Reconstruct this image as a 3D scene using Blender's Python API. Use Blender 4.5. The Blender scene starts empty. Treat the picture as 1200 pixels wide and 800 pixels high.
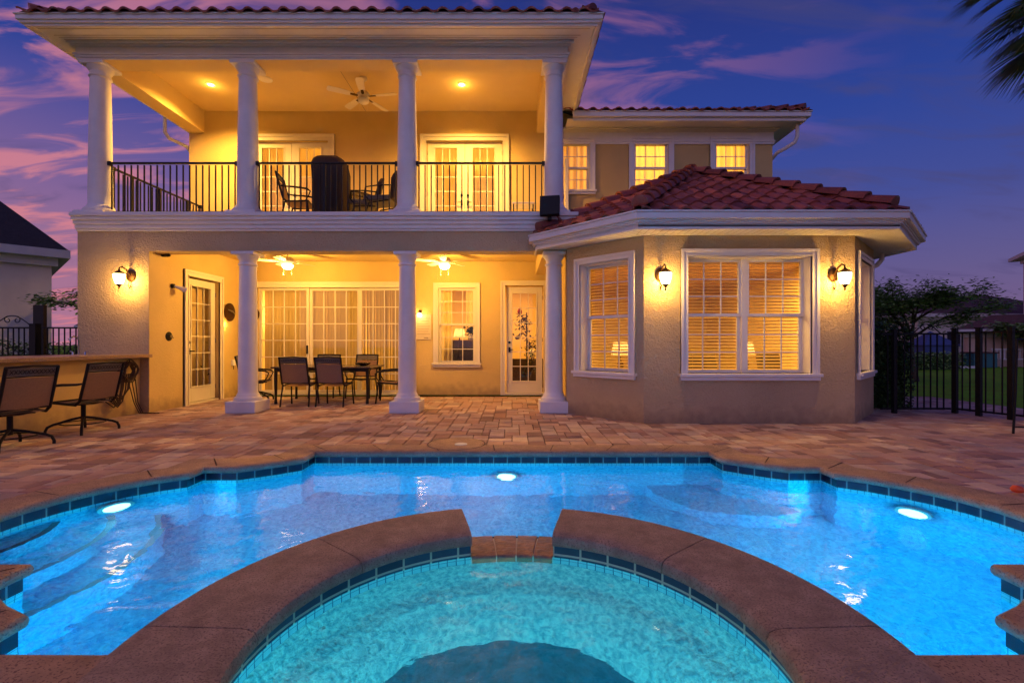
import bpy, math, random
from mathutils import Vector, Matrix
from mathutils.geometry import tessellate_polygon
random.seed(11)
PI = math.pi
R = math.radians
scn = bpy.context.scene
col = scn.collection

# ------------------------------------------------------------------ helpers
def link(o):
    col.objects.link(o); return o

def tag(o, label=None, cat=None, group=None, kind=None):
    if label: o['label'] = label
    if cat: o['category'] = cat
    if group: o['group'] = group
    if kind: o['kind'] = kind
    return o

def empty(name, loc=(0, 0, 0), rz=0, parent=None):
    o = bpy.data.objects.new(name, None); link(o)
    o.empty_display_size = .1
    o.location = loc; o.rotation_euler = (0, 0, rz)
    if parent: o.parent = parent
    return o

def wloc(o):
    v = Vector((0, 0, 0))
    while o is not None:
        v = v + Vector(o.location); o = o.parent
    return v

class MB:
    def __init__(s, M=None):
        s.v = []; s.f = []; s.t = []; s.M = M; s.cur = .5
    def add(s, vs, fs):
        b = len(s.v)
        for p in vs:
            p = Vector(p)
            s.v.append(s.M @ p if s.M is not None else p)
        for f in fs:
            s.f.append([b + i for i in f]); s.t.append(s.cur)
        return s
    def box(s, x0, x1, y0, y1, z0, z1):
        if x0 > x1: x0, x1 = x1, x0
        if y0 > y1: y0, y1 = y1, y0
        if z0 > z1: z0, z1 = z1, z0
        return s.add([(x0,y0,z0),(x1,y0,z0),(x1,y1,z0),(x0,y1,z0),(x0,y0,z1),(x1,y0,z1),(x1,y1,z1),(x0,y1,z1)],
              [(0,3,2,1),(4,5,6,7),(0,1,5,4),(1,2,6,5),(2,3,7,6),(3,0,4,7)])
    def obox(s, c, sz, M3):
        c = Vector(c); vs = []
        for k in (-.5, .5):
            for (i, j) in ((-.5,-.5),(.5,-.5),(.5,.5),(-.5,.5)):
                vs.append(c + M3 @ Vector((i*sz[0], j*sz[1], k*sz[2])))
        return s.add(vs, [(0,3,2,1),(4,5,6,7),(0,1,5,4),(1,2,6,5),(2,3,7,6),(3,0,4,7)])
    def tube(s, pts, r, seg=8, cap=True, closed=False):
        pts = [Vector(p) for p in pts]; n = len(pts)
        rs = r if isinstance(r, (list, tuple)) else [r]*n
        vs = []; fs = []; up = None
        for i in range(n):
            if closed: d = pts[(i+1) % n] - pts[i-1]
            elif i == 0: d = pts[1]-pts[0]
            elif i == n-1: d = pts[-1]-pts[-2]
            else: d = (pts[i+1]-pts[i]).normalized() + (pts[i]-pts[i-1]).normalized()
            if d.length < 1e-9: d = Vector((0,0,1))
            d.normalize()
            if up is None:
                up = Vector((0,0,1)) if abs(d.z) < .9 else Vector((1,0,0))
            a = d.cross(up)
            if a.length < 1e-6: a = d.cross(Vector((0,1,0)))
            a.normalize(); b = a.cross(d).normalized(); up = b
            for k in range(seg):
                t = 2*PI*k/seg
                vs.append(pts[i] + (a*math.cos(t) + b*math.sin(t))*rs[i])
        m = n if closed else n-1
        for i in range(m):
            for k in range(seg):
                k2 = (k+1) % seg; j = (i+1) % n
                fs.append((i*seg+k, i*seg+k2, j*seg+k2, j*seg+k))
        if cap and not closed:
            fs.append(tuple(range(seg-1, -1, -1))); fs.append(tuple((n-1)*seg+k for k in range(seg)))
        return s.add(vs, fs)
    def lathe(s, prof, c=(0,0,0), seg=24, a0=0, a1=2*PI, cap=True):
        full = abs(a1-a0-2*PI) < 1e-6
        n = seg if full else seg+1
        vs = []; fs = []; m = len(prof)
        for k in range(n):
            t = a0 + (a1-a0)*k/seg
            for (r, z) in prof:
                vs.append((c[0]+r*math.cos(t), c[1]+r*math.sin(t), c[2]+z))
        for k in range(seg):
            k2 = (k+1) % n
            for i in range(m-1):
                fs.append((k*m+i, k2*m+i, k2*m+i+1, k*m+i+1))
        if full and cap:
            if prof[0][0] > 1e-6: fs.append(tuple(k*m for k in range(n-1, -1, -1)))
            if prof[-1][0] > 1e-6: fs.append(tuple(k*m+m-1 for k in range(n)))
        if not full and cap:
            fs.append(tuple(range(m))); fs.append(tuple((n-1)*m+i for i in range(m-1, -1, -1)))
        return s.add(vs, fs)
    def prism(s, poly, z0, z1, top=True, bot=True):
        n = len(poly)
        vs = [(p[0], p[1], z0) for p in poly] + [(p[0], p[1], z1) for p in poly]
        fs = [(i, (i+1) % n, n+(i+1) % n, n+i) for i in range(n)]
        s.add(vs, fs)
        if top: s.poly(poly, z1)
        if bot: s.poly(poly, z0, flip=True)
        return s
    def poly(s, poly, z, holes=(), flip=False):
        loops = [[Vector((p[0], p[1], 0)) for p in poly]] + [[Vector((p[0], p[1], 0)) for p in h] for h in holes]
        flat = [p for l in loops for p in l]
        tris = tessellate_polygon(loops)
        out = []
        for t in tris:
            a, b, c = (flat[i] for i in t)
            up = (b-a).cross(c-a).z > 0
            out.append(tuple(t) if up != flip else tuple(reversed(t)))
        return s.add([(p.x, p.y, z) for p in flat], out)
    def build(s, name, m, parent=None, smooth=False, bevel=0, tint=False):
        o0 = wloc(parent) if parent is not None else Vector((0,0,0))
        me = bpy.data.meshes.new(name)
        me.from_pydata([tuple(p - o0) for p in s.v], [], s.f)
        me.materials.append(m)
        if smooth:
            for p in me.polygons: p.use_smooth = True
            if smooth != 'all': me.set_sharp_from_angle(angle=R(40))
        if tint:
            ca = me.color_attributes.new('tint', 'FLOAT_COLOR', 'CORNER')
            dat = []
            for p in me.polygons:
                t = s.t[p.index]
                dat += [t, t, t, 1.0]*len(p.vertices)
            ca.data.foreach_set('color', dat)
        me.update()
        o = bpy.data.objects.new(name, me); link(o)
        if parent is not None: o.parent = parent
        if bevel:
            b = o.modifiers.new('bevel', 'BEVEL'); b.width = bevel; b.segments = 2; b.limit_method = 'ANGLE'
        return o

def copy_tree(o, parent=None):
    c = o.copy(); col.objects.link(c); c.parent = parent
    for ch in o.children: copy_tree(ch, c)
    return c

def frame(o, ang):
    """wall frame: local x runs along the wall, local y points INTO the wall, z up; ang turns it about z"""
    return Matrix.Translation(Vector(o)) @ Matrix.Rotation(ang, 4, 'Z')

def at(px, py, d):
    return Vector(((px-600)*d/560, d, 1.2+(402-py)*d/560))

def leaf(mb, p, size, rnd, flat=.4, ratio=.38):
    a = rnd.uniform(0, 2*PI); el = rnd.uniform(-flat, flat)
    d = Vector((math.cos(a)*math.cos(el), math.sin(a)*math.cos(el), math.sin(el)-.15)); d.normalize()
    s = d.cross(Vector((rnd.uniform(-.6, .6), rnd.uniform(-.6, .6), 1))).normalized()
    L = size*rnd.uniform(.6, 1.25); W = L*ratio
    mb.cur = rnd.random()
    mb.add([p, p+d*L*.5+s*W*.5, p+d*L, p+d*L*.5-s*W*.5], [(0, 1, 2, 3)])

# ------------------------------------------------------------------ materials
class NT:
    def __init__(s, m): s.n = m.node_tree.nodes; s.l = m.node_tree.links
    def new(s, t, **k):
        x = s.n.new(t)
        for a, b in k.items():
            if a.startswith('in_'): x.inputs[a[3:].replace('_', ' ')].default_value = b
            else: setattr(x, a, b)
        return x
    def link(s, a, b): s.l.new(a, b)

def c4(c): return (c[0], c[1], c[2], 1)

def mat(name, c, rough=.6, metal=0, bump=0, bscale=30, bdist=.01, var=0, vscale=3, detail=4, tint=None, coat=0, spec=.5, streak=0, c2=None, crisp=.2, fleck=None):
    m = bpy.data.materials.new(name); m.use_nodes = True
    t = NT(m); b = t.n['Principled BSDF']
    b.inputs['Base Color'].default_value = c4(c)
    b.inputs['Roughness'].default_value = rough; b.inputs['Metallic'].default_value = metal
    b.inputs['Coat Weight'].default_value = coat
    b.inputs['Specular IOR Level'].default_value = spec
    geo = t.new('ShaderNodeNewGeometry')
    cur = None
    if tint:
        at_ = t.new('ShaderNodeAttribute', attribute_name='tint')
        cr = t.new('ShaderNodeValToRGB')
        cr.color_ramp.interpolation = 'LINEAR'
        el = cr.color_ramp.elements
        el[0].position = 0; el[0].color = c4(tint[0]); el[1].position = 1; el[1].color = c4(tint[-1])
        for i, q in enumerate(tint[1:-1]):
            e = el.new((i+1)/(len(tint)-1)); e.color = c4(q)
        t.link(at_.outputs['Fac'], cr.inputs['Fac']); cur = cr.outputs['Color']
    if var:
        n = t.new('ShaderNodeTexNoise'); n.inputs['Scale'].default_value = vscale; n.inputs['Detail'].default_value = 6
        n.inputs['Roughness'].default_value = .65
        t.link(geo.outputs['Position'], n.inputs['Vector'])
        mr = t.new('ShaderNodeMapRange'); mr.inputs[1].default_value = .5-crisp; mr.inputs[2].default_value = .5+crisp
        t.link(n.outputs['Fac'], mr.inputs[0])
        mx = t.new('ShaderNodeMix', data_type='RGBA', blend_type='MIX' if c2 else 'MULTIPLY')
        if c2:
            mx.inputs[6].default_value = c4(c); mx.inputs[7].default_value = c4(c2)
            if cur: t.link(cur, mx.inputs[6])
            t.link(mr.outputs[0], mx.inputs[0])
        else:
            mr.inputs[3].default_value = 1-var; mr.inputs[4].default_value = 1+var*.4
            mx.inputs[0].default_value = 1
            if cur: t.link(cur, mx.inputs[6])
            else: mx.inputs[6].default_value = c4(c)
            t.link(mr.outputs[0], mx.inputs[7])
        cur = mx.outputs[2]
        rr = t.new('ShaderNodeMapRange'); rr.inputs[3].default_value = max(.05, rough-.12); rr.inputs[4].default_value = min(1, rough+.12)
        t.link(n.outputs['Fac'], rr.inputs[0]); t.link(rr.outputs[0], b.inputs['Roughness'])
    if fleck:      # mineral flecks: (scale, threshold, colour)
        n = t.new('ShaderNodeTexNoise'); n.inputs['Scale'].default_value = fleck[0]; n.inputs['Detail'].default_value = 3
        t.link(geo.outputs['Position'], n.inputs['Vector'])
        mr = t.new('ShaderNodeMapRange'); mr.inputs[1].default_value = fleck[1]; mr.inputs[2].default_value = fleck[1]+.06
        t.link(n.outputs['Fac'], mr.inputs[0])
        mx = t.new('ShaderNodeMix', data_type='RGBA'); mx.inputs[7].default_value = c4(fleck[2])
        if cur: t.link(cur, mx.inputs[6])
        else: mx.inputs[6].default_value = c4(c)
        t.link(mr.outputs[0], mx.inputs[0]); cur = mx.outputs[2]
    if cur: t.link(cur, b.inputs['Base Color'])
    if bump:
        n = t.new('ShaderNodeTexNoise'); n.inputs['Scale'].default_value = bscale; n.inputs['Detail'].default_value = detail
        t.link(geo.outputs['Position'], n.inputs['Vector'])
        bp = t.new('ShaderNodeBump'); bp.inputs['Strength'].default_value = bump; bp.inputs['Distance'].default_value = bdist
        t.link(n.outputs['Fac'], bp.inputs['Height']); t.link(bp.outputs['Normal'], b.inputs['Normal'])
    return m

def emit(name, c, s):
    m = bpy.data.materials.new(name); m.use_nodes = True
    t = NT(m); b = t.n['Principled BSDF']
    b.inputs['Base Color'].default_value = (.8, .8, .8, 1)
    b.inputs['Emission Color'].default_value = c4(c); b.inputs['Emission Strength'].default_value = s
    return m

def glass_thin(name, tint=(1, 1, 1), refl=.06):
    m = bpy.data.materials.new(name); m.use_nodes = True
    t = NT(m); t.n.clear()
    out = t.new('ShaderNodeOutputMaterial'); mx = t.new('ShaderNodeMixShader')
    tr = t.new('ShaderNodeBsdfTransparent'); tr.inputs[0].default_value = c4(tint)
    gl = t.new('ShaderNodeBsdfGlossy'); gl.inputs['Roughness'].default_value = .02
    fr = t.new('ShaderNodeFresnel'); fr.inputs[0].default_value = 1.5
    ma = t.new('ShaderNodeMath', operation='ADD', use_clamp=True); ma.inputs[1].default_value = refl-.04
    t.link(fr.outputs[0], ma.inputs[0]); t.link(ma.outputs[0], mx.inputs[0])
    t.link(tr.outputs[0], mx.inputs[1]); t.link(gl.outputs[0], mx.inputs[2]); t.link(mx.outputs[0], out.inputs[0])
    return m

def cloth(name, c, trans=.5, transp=0.0):
    m = bpy.data.materials.new(name); m.use_nodes = True
    t = NT(m); t.n.clear()
    out = t.new('ShaderNodeOutputMaterial'); mx = t.new('ShaderNodeMixShader')
    a = t.new('ShaderNodeBsdfDiffuse'); a.inputs[0].default_value = c4(c)
    b = t.new('ShaderNodeBsdfTranslucent'); b.inputs[0].default_value = c4(c)
    mx.inputs[0].default_value = trans
    t.link(a.outputs[0], mx.inputs[1]); t.link(b.outputs[0], mx.inputs[2])
    if transp:
        m2 = t.new('ShaderNodeMixShader'); m2.inputs[0].default_value = transp
        tr = t.new('ShaderNodeBsdfTransparent')
        t.link(mx.outputs[0], m2.inputs[1]); t.link(tr.outputs[0], m2.inputs[2]); t.link(m2.outputs[0], out.inputs[0])
    else: t.link(mx.outputs[0], out.inputs[0])
    return m

def stucco(name, c, strength, scale):
    m = bpy.data.materials.new(name); m.use_nodes = True
    t = NT(m); b = t.n['Principled BSDF']; b.inputs['Roughness'].default_value = .85
    b.inputs['Specular IOR Level'].default_value = .25
    g = t.new('ShaderNodeNewGeometry')
    n1 = t.new('ShaderNodeTexNoise'); n1.inputs['Scale'].default_value = scale; n1.inputs['Detail'].default_value = 5; n1.inputs['Distortion'].default_value = 1.2
    n2 = t.new('ShaderNodeTexNoise'); n2.inputs['Scale'].default_value = 1.3; n2.inputs['Detail'].default_value = 6
    n3 = t.new('ShaderNodeTexNoise'); n3.inputs['Scale'].default_value = scale*.45; n3.inputs['Detail'].default_value = 2
    for n in (n1, n2, n3): t.link(g.outputs['Position'], n.inputs['Vector'])
    mr = t.new('ShaderNodeMapRange'); mr.inputs[1].default_value = .42; mr.inputs[2].default_value = .62
    t.link(n1.outputs['Fac'], mr.inputs[0])
    ad = t.new('ShaderNodeMath', operation='ADD'); t.link(mr.outputs[0], ad.inputs[0]); t.link(n3.outputs['Fac'], ad.inputs[1])
    bp = t.new('ShaderNodeBump'); bp.inputs['Strength'].default_value = strength; bp.inputs['Distance'].default_value = .010
    t.link(ad.outputs[0], bp.inputs['Height']); t.link(bp.outputs['Normal'], b.inputs['Normal'])
    mx = t.new('ShaderNodeMix', data_type='RGBA', blend_type='MULTIPLY'); mx.inputs[0].default_value = 1
    mx.inputs[6].default_value = c4(c)
    m2 = t.new('ShaderNodeMapRange'); m2.inputs[1].default_value = .3; m2.inputs[2].default_value = .7; m2.inputs[3].default_value = .86; m2.inputs[4].default_value = 1.04
    t.link(n2.outputs['Fac'], m2.inputs[0]); t.link(m2.outputs[0], mx.inputs[7])
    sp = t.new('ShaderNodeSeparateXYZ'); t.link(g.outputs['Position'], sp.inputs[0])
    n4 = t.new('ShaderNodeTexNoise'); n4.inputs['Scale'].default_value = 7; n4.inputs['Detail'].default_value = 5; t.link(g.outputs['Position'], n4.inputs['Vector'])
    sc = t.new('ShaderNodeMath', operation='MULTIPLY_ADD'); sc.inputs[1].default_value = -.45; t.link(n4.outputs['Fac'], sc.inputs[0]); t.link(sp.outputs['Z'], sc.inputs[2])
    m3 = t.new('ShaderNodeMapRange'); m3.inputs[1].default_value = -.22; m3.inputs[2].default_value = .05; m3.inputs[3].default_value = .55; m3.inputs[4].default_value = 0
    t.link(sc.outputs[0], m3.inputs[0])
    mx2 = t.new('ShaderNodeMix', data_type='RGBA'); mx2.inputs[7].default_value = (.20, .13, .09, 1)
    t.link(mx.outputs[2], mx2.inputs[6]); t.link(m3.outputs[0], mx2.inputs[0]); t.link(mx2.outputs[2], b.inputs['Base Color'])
    return m

def tiles(name, c1, c2, grout, w, h, mortar, rough=.25, polar=None, bump=.4):
    """square tiles along a wall: brick texture on (run length, height) read from the 'uvrun' layer"""
    m = bpy.data.materials.new(name); m.use_nodes = True
    t = NT(m); b = t.n['Principled BSDF']; b.inputs['Roughness'].default_value = rough
    uv = t.new('ShaderNodeUVMap', uv_map='run')
    br = t.new('ShaderNodeTexBrick'); br.offset = 0; br.squash = 1
    br.inputs['Color1'].default_value = c4(c1); br.inputs['Color2'].default_value = c4(c2); br.inputs['Mortar'].default_value = c4(grout)
    br.inputs['Scale'].default_value = 1; br.inputs['Mortar Size'].default_value = mortar; br.inputs['Mortar Smooth'].default_value = .1
    br.inputs['Brick Width'].default_value = w; br.inputs['Row Height'].default_value = h
    t.link(uv.outputs[0], br.inputs['Vector']); t.link(br.outputs['Color'], b.inputs['Base Color'])
    bp = t.new('ShaderNodeBump'); bp.invert = True; bp.inputs['Strength'].default_value = bump; bp.inputs['Distance'].default_value = .004
    t.link(br.outputs['Fac'], bp.inputs['Height']); t.link(bp.outputs['Normal'], b.inputs['Normal'])
    return m

def ribbon(name, pts, z0, z1, m, parent, closed=True, inward=True):
    """a vertical strip along a plan outline with a run-length uv layer"""
    n = len(pts); run = [0]
    for i in range(n if closed else n-1):
        a, b = pts[i], pts[(i+1) % n]; run.append(run[-1]+math.hypot(b[0]-a[0], b[1]-a[1]))
    vs = []; fs = []; uvs = []
    o0 = wloc(parent)
    for i in range(len(run)):
        p = pts[i % n]
        vs += [(p[0]-o0.x, p[1]-o0.y, z0-o0.z), (p[0]-o0.x, p[1]-o0.y, z1-o0.z)]
    for i in range(len(run)-1):
        fs.append((2*i, 2*i+1, 2*i+3, 2*i+2)); uvs += [(run[i], z0), (run[i], z1), (run[i+1], z1), (run[i+1], z0)]
    me = bpy.data.meshes.new(name); me.from_pydata(vs, [], fs); me.materials.append(m)
    l = me.uv_layers.new(name='run')
    for i, u in enumerate(uvs): l.data[i].uv = u
    o = bpy.data.objects.new(name, me); link(o); o.parent = parent
    return o

CREAM = (.60, .47, .31)
M = {}
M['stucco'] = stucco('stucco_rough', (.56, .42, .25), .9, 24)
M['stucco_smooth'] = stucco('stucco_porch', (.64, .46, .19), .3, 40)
M['ceiling'] = mat('ceiling_paint', (.68, .50, .21), .8, var=.08, vscale=.8, bump=.1, bscale=60)
M['white'] = mat('white_trim', (.78, .75, .72), .45, var=.06, vscale=4, bump=.06, bscale=90)
M['column'] = mat('column_paint', (.78, .75, .74), .55, var=.10, vscale=2.5, bump=.15, bscale=70, bdist=.004)
M['door'] = mat('door_paint', (.74, .66, .52), .4, var=.05)
M['black'] = mat('black_metal', (.006, .0065, .008), .5, spec=.3, metal=.0, var=.2, vscale=20)
M['bronze'] = mat('bronze_metal', (.10, .05, .02), .38, metal=.9, var=.3, vscale=15)
M['tile'] = mat('clay_tile', (.2, .05, .04), .5, var=.35, vscale=7, bump=.3, bscale=60, bdist=.004,
                tint=[(.15,.042,.033), (.32,.08,.05), (.40,.12,.075), (.22,.055,.045)])
M['mortar'] = mat('grout_sand', (.10, .065, .055), .95, var=.3, vscale=10, bump=.3, bscale=80)
M['paver'] = mat('clay_paver', (.3, .15, .1), .62, var=.30, vscale=5, bump=.6, bscale=45, bdist=.006,
                 tint=[(.20,.125,.12), (.36,.20,.165), (.47,.31,.25), (.39,.25,.225), (.58,.44,.37), (.30,.22,.22)])
M['coping'] = mat('coping_stone', (.40, .27, .19), .75, var=.35, vscale=9, bump=.9, bscale=110, bdist=.008, detail=6, fleck=(95, .56, (.17, .10, .08)))
M['spacoping'] = mat('spa_coping_stone', (.40, .30, .225), .8, var=.4, vscale=11, bump=1, bscale=100, bdist=.012, detail=6, fleck=(120, .54, (.22, .16, .12)))
M['spill'] = mat('spillway_slate', (.46, .25, .14), .35, var=.5, vscale=16, bump=1, bscale=30, bdist=.02, c2=(.13,.10,.10))
M['plaster'] = mat('pool_plaster', (.11, .62, .82), .7, var=.2, vscale=30, bump=1, bscale=40, bdist=.02, c2=(.02, .30, .55), crisp=.12)
M['spaplaster'] = mat('spa_plaster', (.50, .76, .74), .7, var=.25, vscale=34, bump=1, bscale=34, bdist=.02, c2=(.16, .42, .50), crisp=.12)
M['darktile'] = tiles('waterline_tile', (.004, .008, .03), (.008, .016, .05), (.16, .30, .27), .152, .2, .006)
M['spatile'] = tiles('spa_tile', (.03, .055, .10), (.05, .085, .15), (.5, .56, .44), .155, 1.0, .006)
M['smalltile'] = tiles('small_tile', (.22, .52, .62), (.28, .60, .68), (.05, .16, .26), .05, .05, .003)
M['nose'] = tiles('step_nose_tile', (.05, .09, .13), (.2, .22, .2), (.4, .5, .5), .025, .025, .003)
M['glass'] = glass_thin('window_glass', refl=.045)
M['darkglass'] = glass_thin('tinted_glass', (.8, .8, .8), .1)
M['curtain'] = cloth('curtain_cloth', (.90, .72, .34), .55, .04)
M['blind'] = cloth('blind_slat', (.80, .64, .30), .5)
M['vblind'] = cloth('vertical_blind', (.40, .31, .15), .45)
M['room'] = mat('room_paint', (.66, .46, .20), .8, var=.1, vscale=1)
M['roomfloor'] = mat('room_floor', (.30, .19, .10), .4, var=.3, vscale=3)
M['sling'] = mat('sling_mesh', (.26, .15, .09), .8, var=.2, vscale=60, bump=.4, bscale=300, bdist=.002)
M['slingpale'] = mat('sling_band', (.13, .11, .10), .8, var=.3, vscale=80)
M['tabletop'] = mat('table_top', (.06, .04, .03), .25, var=.3, vscale=8)
M['cover'] = mat('brown_cover', (.032, .018, .012), .8, var=.25, vscale=5, bump=.4, bscale=12, bdist=.02)
M['granite'] = mat('granite_top', (.36, .24, .17), .35, var=.5, vscale=60, c2=(.16,.10,.08))
M['shade'] = emit('lit_lantern_glass', (1, .64, .24), 12)
M['bowl'] = emit('lit_fan_bowl', (1, .68, .28), 8)
M['bowloff'] = mat('frosted_bowl', (.80, .74, .62), .35)
M['down'] = emit('downlight_lens', (1, .70, .30), 14)
M['bulb'] = emit('lamp_bulb', (1, .70, .30), 25)
M['poolens'] = emit('pool_light_lens', (.35, .8, 1), 3.2)
M['fanblade'] = mat('fan_blade', (.72, .64, .50), .45, var=.06)
M['chrome'] = mat('brushed_steel', (.4, .4, .42), .25, metal=1)
M['lawn'] = mat('lawn_grass', (.17, .46, .03), .95, spec=.1, var=.5, vscale=1.2, bump=1, bscale=60, bdist=.05, c2=(.18,.34,.03), crisp=.12)
M['leaf'] = mat('leaf_green', (.03, .06, .02), .55, tint=[(.05,.13,.03), (.12,.24,.06), (.18,.32,.08), (.24,.32,.09)])
M['hedge'] = mat('hedge_leaf', (.02, .05, .015), .6, tint=[(.012,.035,.01), (.03,.075,.015), (.055,.12,.02)])
M['palm'] = mat('palm_leaf', (.04, .08, .02), .5, tint=[(.02,.06,.012), (.05,.10,.02), (.09,.10,.03)])
M['bark'] = mat('bark', (.07, .05, .035), .9, var=.4, vscale=12, bump=.8, bscale=30, bdist=.02)
M['nwall'] = mat('neighbour_wall', (.70, .64, .60), .85, var=.15, vscale=1.2, bump=.3, bscale=20)
M['nwall2'] = mat('neighbour_wall_warm', (.60, .50, .40), .85, var=.15, vscale=1.2)
M['ntrim'] = mat('neighbour_trim', (.62, .62, .62), .6, var=.1)
M['shingle'] = mat('grey_shingle', (.035, .033, .038), .85, var=.4, vscale=9, bump=.6, bscale=25, bdist=.02)
M['roofclay'] = mat('far_clay_roof', (.10, .045, .04), .8, var=.4, vscale=6, bump=.7, bscale=9, bdist=.06)
M['brownstone'] = mat('brown_block', (.05, .035, .03), .85, var=.5, vscale=8, bump=.6, bscale=14, bdist=.02)
M['blue'] = mat('blue_canvas', (.05, .08, .22), .7, var=.2)
M['teal'] = mat('teal_panel', (.03, .14, .16), .6, var=.2)
M['orange'] = mat('orange_plastic', (.8, .12, .03), .4)
M['nosing'] = mat('nosing_tile', (.05, .13, .18), .4, var=.5, vscale=60)
M['green'] = mat('green_plastic', (.10, .35, .03), .5, var=.2, vscale=10)
M['placard'] = mat('placard_board', (.62, .50, .34), .6, var=.05)
M['ink'] = mat('faded_ink', (.30, .22, .13), .7)
M['dark'] = mat('dark_void', (.02, .015, .012), .7)
M['red'] = mat('red_fabric', (.35, .03, .02), .8, var=.2)
M['sofa'] = mat('dark_upholstery', (.07, .04, .025), .8, var=.2, vscale=6)
M['lampshade'] = cloth('lamp_shade_cloth', (.9, .78, .55), .6)
M['hose'] = mat('rubber_hose', (.035, .018, .012), .5)

# ------------------------------------------------------------------ plan constants
FY = 8.25      # front plane of the two-storey porch wing
BY = 11.1      # back wall of the porch and main upper wall
XL = -7.5      # outer left
XS = -6.27     # porch side wall
XR = 6.05      # upper right corner
ZC = 3.09      # porch ceiling
ZF = 3.43      # balcony floor
ZB = 6.08      # upper beam bottom
ZU = 6.58      # upper ceiling
WATER = -.128
SPAW = -.012
BA, BB = (1.97, 7.15), (.935, 8.185)
BC, BD = (5.13, 7.15), (6.28, 8.30)

# ------------------------------------------------------------------ pool plan
half = [(2.2, 5.3), (2.2, 5.0), (2.36, 4.86), (2.52, 4.74), (2.68, 4.64), (3.0, 4.64), (3.0, 4.42)]
arcpts = [(3.18, 4.29), (3.33, 4.13), (3.46, 3.94), (3.55, 3.74), (3.6, 3.52), (3.61, 3.30), (3.55, 3.08), (3.43, 2.88), (3.25, 2.70), (3.05, 2.57)]
near = [(2.63, 2.57), (2.63, 2.36), (2.50, 2.28), (2.34, 2.18), (2.17, 2.10), (2.17, 1.82)]
right = half + arcpts + near
outline = right + [(-x, y) for (x, y) in reversed(right)]      # clockwise seen from above, far edge last
SC = (0.0, 1.747); RO = 1.41; RI = 1.0; RW = 1.36
ai = math.asin((1.82-SC[1])/RW)
spa_arc = [(RW*math.cos(ai+(PI-2*ai)*k/36), SC[1]+RW*math.sin(ai+(PI-2*ai)*k/36)) for k in range(37)]
n_r = len(right)
basin = outline[:n_r] + spa_arc + outline[n_r:]

def offset(poly, d):
    """offset a clockwise polygon outward by d (mitred)"""
    out = []; n = len(poly)
    for i in range(n):
        a = Vector(poly[i-1]); b = Vector(poly[i]); c = Vector(poly[(i+1) % n])
        e1 = (b-a).normalized(); e2 = (c-b).normalized()
        n1 = Vector((-e1.y, e1.x)); n2 = Vector((-e2.y, e2.x))
        m = (n1+n2)
        if m.length < 1e-6: m = n1
        m.normalize(); k = d/max(.35, m.dot(n1))
        out.append((b.x+m.x*k, b.y+m.y*k))
    return out

def inside(p, poly):
    x, y = p; r = False; n = len(poly); j = n-1
    for i in range(n):
        xi, yi = poly[i]; xj, yj = poly[j]
        if (yi > y) != (yj > y) and x < (xj-xi)*(y-yi)/(yj-yi)+xi: r = not r
        j = i
    return r

mid = offset(outline, .15)
outer = offset(outline, .31)

# ------------------------------------------------------------------ setting: ground, deck
DX0, DX1, DY0, DY1 = -9.5, 9.6, -3.0, 11.0
g = MB()
g.poly([(-260, -120), (260, -120), (260, 420), (-260, 420)], -.06, holes=[[(DX0+.2, DY0+.2), (DX0+.2, DY1-.2), (DX1-.2, DY1-.2), (DX1-.2, DY0+.2)]])
tag(g.build('lawn', M['lawn']), kind='structure')
base_hole = offset(outline, .2)
circ = [(SC[0]+1.2*math.cos(-2*PI*k/40), SC[1]+1.2*math.sin(-2*PI*k/40)) for k in range(40)]
# outline of the hole: pool plus the near half of the spa
hole = [p for p in base_hole]
near_cut = []
for p in hole: near_cut.append(p)
idx = n_r  # between right near corner and left near corner
th0 = math.asin((1.62-SC[1])/1.3)
lower = [(1.3*math.cos(th0-(PI+2*th0)*k/24), SC[1]+1.3*math.sin(th0-(PI+2*th0)*k/24)) for k in range(25)]
hole2 = near_cut[:idx] + lower + near_cut[idx:]
g = MB(); g.poly([(DX0, DY0), (DX1, DY0), (DX1, DY1), (DX0, DY1)], -.022, holes=[hole2])
tag(g.build('ground', M['mortar']), kind='structure')

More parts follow.
